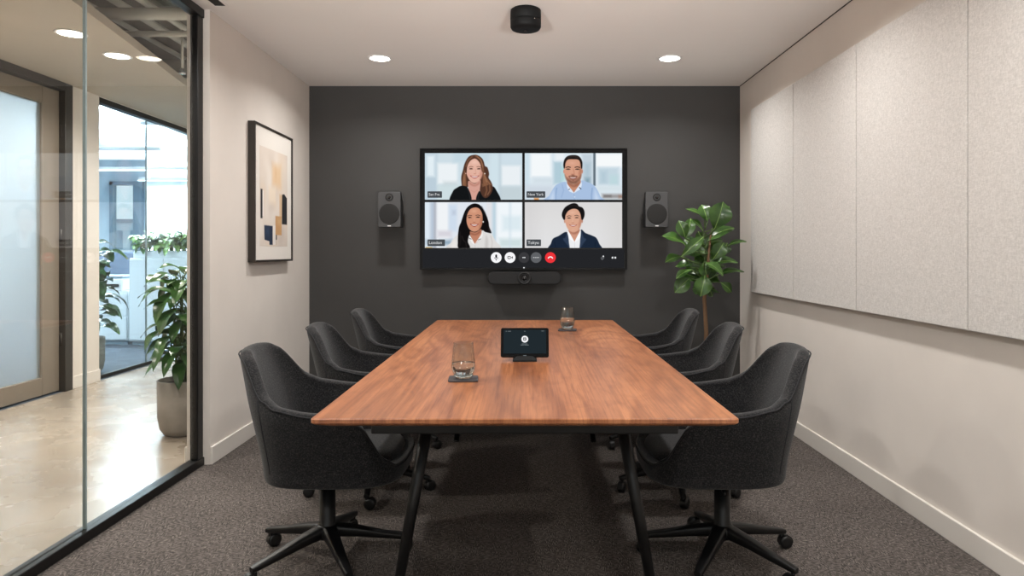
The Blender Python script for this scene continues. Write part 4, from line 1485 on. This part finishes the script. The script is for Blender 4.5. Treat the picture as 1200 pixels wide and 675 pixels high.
# ---------------------------------------------------------------- wall speakers
for x, z, lb, s in ((-1.09, 1.55, 'dark grey wall speaker between the framed picture and the screen', 1), (1.062, 1.55, 'dark grey wall speaker above the potted fig tree', -1)):
    t = thing('wall_speaker', lb, 'speaker', (x, YB, z), 0, 'wall speakers either side of the screen')
    prof = [(-0.17, -0.1425), (-0.17, 0.1425), (-0.14, 0.1425), (-0.055, 0.05), (-0.055, -0.1425)]
    MB().prism([(p, q) for p, q in prof], 'x', -0.091, 0.091, M['black_plastic']).build('cabinet', t, 0.006)
    MB().prism(rrect(-0.091, 0.091, -0.1425, 0.1425, 0.01, 4), 'y', -0.181, -0.1701, M['speaker_face']).build('baffle', t, 0.004)
    MB().box(-0.04, 0.04, -0.055, 0, -0.10, 0.0, M['black_metal'], 0.004).build('wall_bracket', t)
    Rw = Matrix.Translation((0.0, -0.181, -0.036)) @ Matrix.Rotation(PI / 2, 4, 'X')
    wf = MB().lathe([(0.082, -0.004), (0.082, 0.002), (0.078, 0.003), (0.060, 0.0035), (0.03, 0.004), (0.001, 0.0042)], M['cone'], n=44, M4=Rw)
    wf.build('woofer', t)
    Rt = Matrix.Translation((0.0, -0.181, 0.098)) @ Matrix.Rotation(PI / 2, 4, 'X')
    tw = MB().lathe([(0.032, -0.004), (0.032, 0.002), (0.026, 0.003), (0.015, -0.002), (0.013, 0.004), (0.0005, 0.009)], M['cone'], n=36, M4=Rt)
    tw.lathe([(0.007, 0.0075), (0.0005, 0.0105)], M['chrome'], n=16, M4=Rt)
    tw.build('tweeter', t)
    MB().prism(rrect(-0.014, 0.014, -0.136, -0.129, 0.003, 3), 'y', -0.1835, -0.1805, M['white_plastic']).build('badge', t)

# ---------------------------------------------------------------- framed picture on the left wall
t = thing('framed_picture', 'tall framed abstract print in beige, tan and navy on the white wall', 'picture', (XL, 4.77, 1.60))
hw, hh, dp = 0.36, 0.458, 0.048
b = MB()
for y0, y1, z0, z1 in ((-hw, -hw + .014, -hh, hh), (hw - .014, hw, -hh, hh), (-hw + .014, hw - .014, -hh, -hh + .014), (-hw + .014, hw - .014, hh - .014, hh)):
    b.box(0, dp, y0, y1, z0, z1, M['art_frame'], 0.0015)
b.build('frame', t)
MB().box(0.005, dp - 0.010, -hw + .014, hw - .014, -hh + .014, hh - .014, M['mat_board']).build('mat_board', t)
ax, az0, az1 = 0.262, -0.352, 0.315
picture('print', art_print(), lambda u, v: (dp - 0.009, -ax + 2 * ax * u, az1 + (az0 - az1) * v), M['print'], t)

# ---------------------------------------------------------------- acoustic panels on the right wall
ed = [1.78, 2.68, 3.58, 4.42, 5.25]
nm = ['light grey felt acoustic panel nearest the camera, cut off by the frame edge', 'light grey felt acoustic panel second from the camera', 'light grey felt acoustic panel third from the camera', 'light grey felt acoustic panel beside the dark wall and fig tree']
for y0, y1, lb in zip(ed[:-1], ed[1:], nm):
    o = MB().box(-0.05, -0.002, -(y1 - y0) / 2 + .003, (y1 - y0) / 2 - .003, 0, 1.40, M['panel']).build('acoustic_panel', None, 0.004)
    o.location = (XR, (y0 + y1) / 2, 0.90)
    MB().box(-0.004, -0.0015, -0.35, 0.35, 1.1, 1.16, M['black_metal']).build('mounting_rail', o)
    tag(o, lb, 'acoustic panel', 'acoustic panels on the right wall')

# ---------------------------------------------------------------- things on the table
t = thing('touch_controller', 'small black touch screen controller on a stand in the middle of the table', 'tablet', (0.0, 2.98, TZ))
MB().grid([rr_ring(0.052, 0.07, 0.012, 0.0), rr_ring(0.050, 0.068, 0.012, 0.008), rr_ring(0.040, 0.052, 0.010, 0.024), rr_ring(0.038, 0.048, 0.010, 0.034)], M['matte_black'], False, True).add(rr_ring(0.038, 0.048, 0.010, 0.034), [tuple(range(24))], M['matte_black']).build('stand', t)
T = Matrix.Translation((0, -0.055, 0.018)) @ Matrix.Rotation(math.radians(-18), 4, 'X')


def tl(mb):
    mb.v = [tuple(T @ Vector(v)) for v in mb.v]
    return mb


W2, H0 = 0.1035, 0.128
ho = tl(MB().prism(rrect(-W2, W2, 0.0, H0, 0.008, 5), 'y', 0.0, 0.014, M['tv_black'])).build('housing', t, 0.002)
ds = tl(MB().add([(-.092, -.0006, .016), (.092, -.0006, .016), (.092, -.0006, .119), (-.092, -.0006, .119)], [(0, 1, 2, 3)], M['ui_panel'])).build('display', t)


def fl2(mb, poly, e, m):
    return mb.add([(x, e, z) for x, z in poly], [tuple(range(len(poly)))], m)


b = fl2(MB(), disc(0, 0.078, 0.0148, 32), -.0010, M['ui_white'])
fl2(b, disc(0, 0.0775, 0.0072, 24), -.0013, M['ui_glyph'])
fl2(b, disc(0, 0.0775, 0.0042, 20), -.0016, M['ui_white'])
fl2(b, rrect(-.007, .007, .0825, .0850, .001, 3), -.0016, M['ui_glyph'])
fl2(b, rrect(-.002, .004, .0765, .0785, .0008, 3), -.0019, M['ui_glyph'])
tl(b).build('icon', ds)
b = MB()
for x0, x1, z in ((-.013, .011, .0565), (-.018, -.004, .0515), (-.002, .017, .0515), (-.083, -.077, .1115), (-.073, -.060, .1115), (-.003, .003, .1115), (.072, .083, .1125)):
    fl2(b, rrect(x0, x1, z, z + .0022, .0006, 2), -.0010, M['ui_faint'])
tl(b).build('text_line', ds)
b = fl2(MB(), rrect(-.007, .007, .006, .0085, .0008, 2), -.0004, M['ui_faint'])
tl(b).build('brand_mark', t)

for x, y, lev, lb, lc, rz in ((-0.226, 2.51, 0.056, 'clear water tumbler standing near the front of the table', 'square dark coaster under the front tumbler', 0.05),
                              (0.255, 4.08, 0.070, 'clear water tumbler standing near the far end of the table', 'square dark coaster under the far tumbler', -0.1)):
    c = MB().prism(rrect(-0.054, 0.054, -0.054, 0.054, 0.012, 6), 'z', 0, 0.006, M['coaster']).build('coaster', None, 0.001)
    c.location = (x, y, TZ)
    c.rotation_euler = (0, 0, rz)
    tag(c, lc, 'coaster', 'coasters on the table')
    t = thing('water_tumbler', lb, 'glass', (x, y, TZ + 0.006), 0, 'tumblers on the table')
    out = [(0.025, 0.0), (0.030, 0.003), (0.038, 0.016), (0.043, 0.032), (0.0445, 0.045), (0.043, 0.065), (0.040, 0.09), (0.0372, 0.115), (0.036, 0.13)]
    inn = [(0.0346, 0.13), (0.0357, 0.115), (0.0385, 0.09), (0.0415, 0.065), (0.043, 0.045), (0.0415, 0.032), (0.0365, 0.019), (0.028, 0.013), (0.001, 0.0125)]
    MB().lathe(out + [(0.0353, 0.1306)] + inn, M['cup'], n=48).build('tumbler_wall', t)
    MB().lathe([(0.001, 0.0005), (0.0245, 0.0006), (0.0295, 0.0035), (0.035, 0.0125), (0.027, 0.0124), (0.001, 0.0115)], M['cast_glass'], n=48).build('thick_base', t)
    wp = [(0.001, 0.0130), (0.028, 0.0135), (0.0362, 0.0195), (0.0412, 0.032), (0.0427, 0.045)]
    wp += [(0.0427 - 0.0016 * (lev - 0.045) / 0.02, lev), (0.001, lev)]
    MB().lathe(wp, M['water'], n=48).build('water', t)

# two floor lamps added out of view, behind the viewpoint, to brighten the ceiling
for s, lb in ((-1, 'added black floor lamp brightening the ceiling, unseen, glass partition side'), (1, 'added black floor lamp brightening the ceiling, unseen, panel side')):
    t = thing('added_ceiling_washer', lb, 'added floor lamp', (s * 1.2, -1.15, 0), 0, 'added ceiling washer lamps by the added window')
    MB().lathe([(0.17, 0), (0.17, 0.012), (0.02, 0.022), (0.012, 0.03), (0.012, 0.68), (0.001, 0.68)], M['black_metal'], n=32).build('stand', t)
    src, aim = Vector((s * 1.2, -1.15, 0.80)), Vector((s * 0.4, 3.7, ZC + 0.25))
    q = (aim - src).to_track_quat('Z', 'Y').to_matrix().to_4x4()
    Q = Matrix.Translation((0, 0, 0.80)) @ q
    MB().lathe([(0.001, -0.13), (0.12, -0.12), (0.20, -0.02), (0.21, 0.0), (0.205, 0.0), (0.18, -0.03)], M['black_metal'], n=40, M4=Q).build('reflector', t)
    MB().lathe([(0.195, -0.012), (0.001, -0.010)], M['lamp'], n=40, M4=Q).build('diffuser', t)
    lo = area('added_ceiling_fill', src, 0.38, WASH, WARM, spread=48)
    lo.rotation_euler = (aim - src).to_track_quat('-Z', 'Y').to_euler()
# ---------------------------------------------------------------- ceiling fittings
t = thing('ceiling_microphone', 'short black cylindrical device fixed to the ceiling above the table', 'ceiling microphone', (0.005, 3.88, ZC))
MB().lathe([(0.078, 0), (0.0865, -0.006), (0.0875, -0.03), (0.0875, -0.062), (0.0855, -0.064)], M['matte_black'], n=48).build('mount', t)
MB().lathe([(0.0855, -0.064), (0.0875, -0.067), (0.0870, -0.100), (0.080, -0.112), (0.06, -0.117), (0.001, -0.118)], M['matte_black'], n=48).build('body', t)
MB().lathe([(0.009, -0.117), (0.009, -0.123), (0.001, -0.126)], M['lens'], n=20).build('sensor', t)
MB().lathe([(0.001, 0.0), (0.003, 0.0005), (0.001, 0.002)], M['white_plastic'], (0.05, -0.0745, -0.075), 10).build('indicator', t)
t = thing('slot_diffuser', 'black linear air slot in the ceiling above the glass partition corner', 'air vent', (-1.70, 2.3, ZC))
MB().box(-0.045, -0.03, -1.6, 1.53, -0.004, -0.0005, M['ceil']).box(0.03, 0.045, -1.6, 1.53, -0.004, -0.0005, M['ceil']).box(-0.03, 0.03, 1.515, 1.53, -0.004, -0.0005, M['ceil']).build('frame', t)
MB().box(-0.03, 0.03, -1.6, 1.515, -0.002, -0.0005, M['gap']).build('slot', t)

# ---------------------------------------------------------------- world, camera, colour
wd = bpy.data.worlds.new('World')
SC.world = wd
wd.use_nodes = True
wd.node_tree.nodes['Background'].inputs[0].default_value = (0.95, 0.98, 1.0, 1)
wd.node_tree.nodes['Background'].inputs[1].default_value = 1.5

cam = bpy.data.cameras.new('Camera')
co = bpy.data.objects.new('Camera', cam)
COL.objects.link(co)
co.location = (0, 0, CAMZ)
co.rotation_euler = (PI / 2, 0, 0)
cam.sensor_width = 36
cam.lens = 36 * F / 1200
cam.shift_x = -15 / 1200
cam.shift_y = -42.5 / 1200
cam.clip_start = 0.05
SC.camera = co
vs_ = SC.view_settings
vs_.view_transform = 'Standard'
vs_.look = 'None'
vs_.gamma = 1
vs_.use_curve_mapping = False
vs_.exposure = 0.0
SC.cycles.use_denoising = True
SC.cycles.max_bounces = 14
SC.cycles.transparent_max_bounces = 24
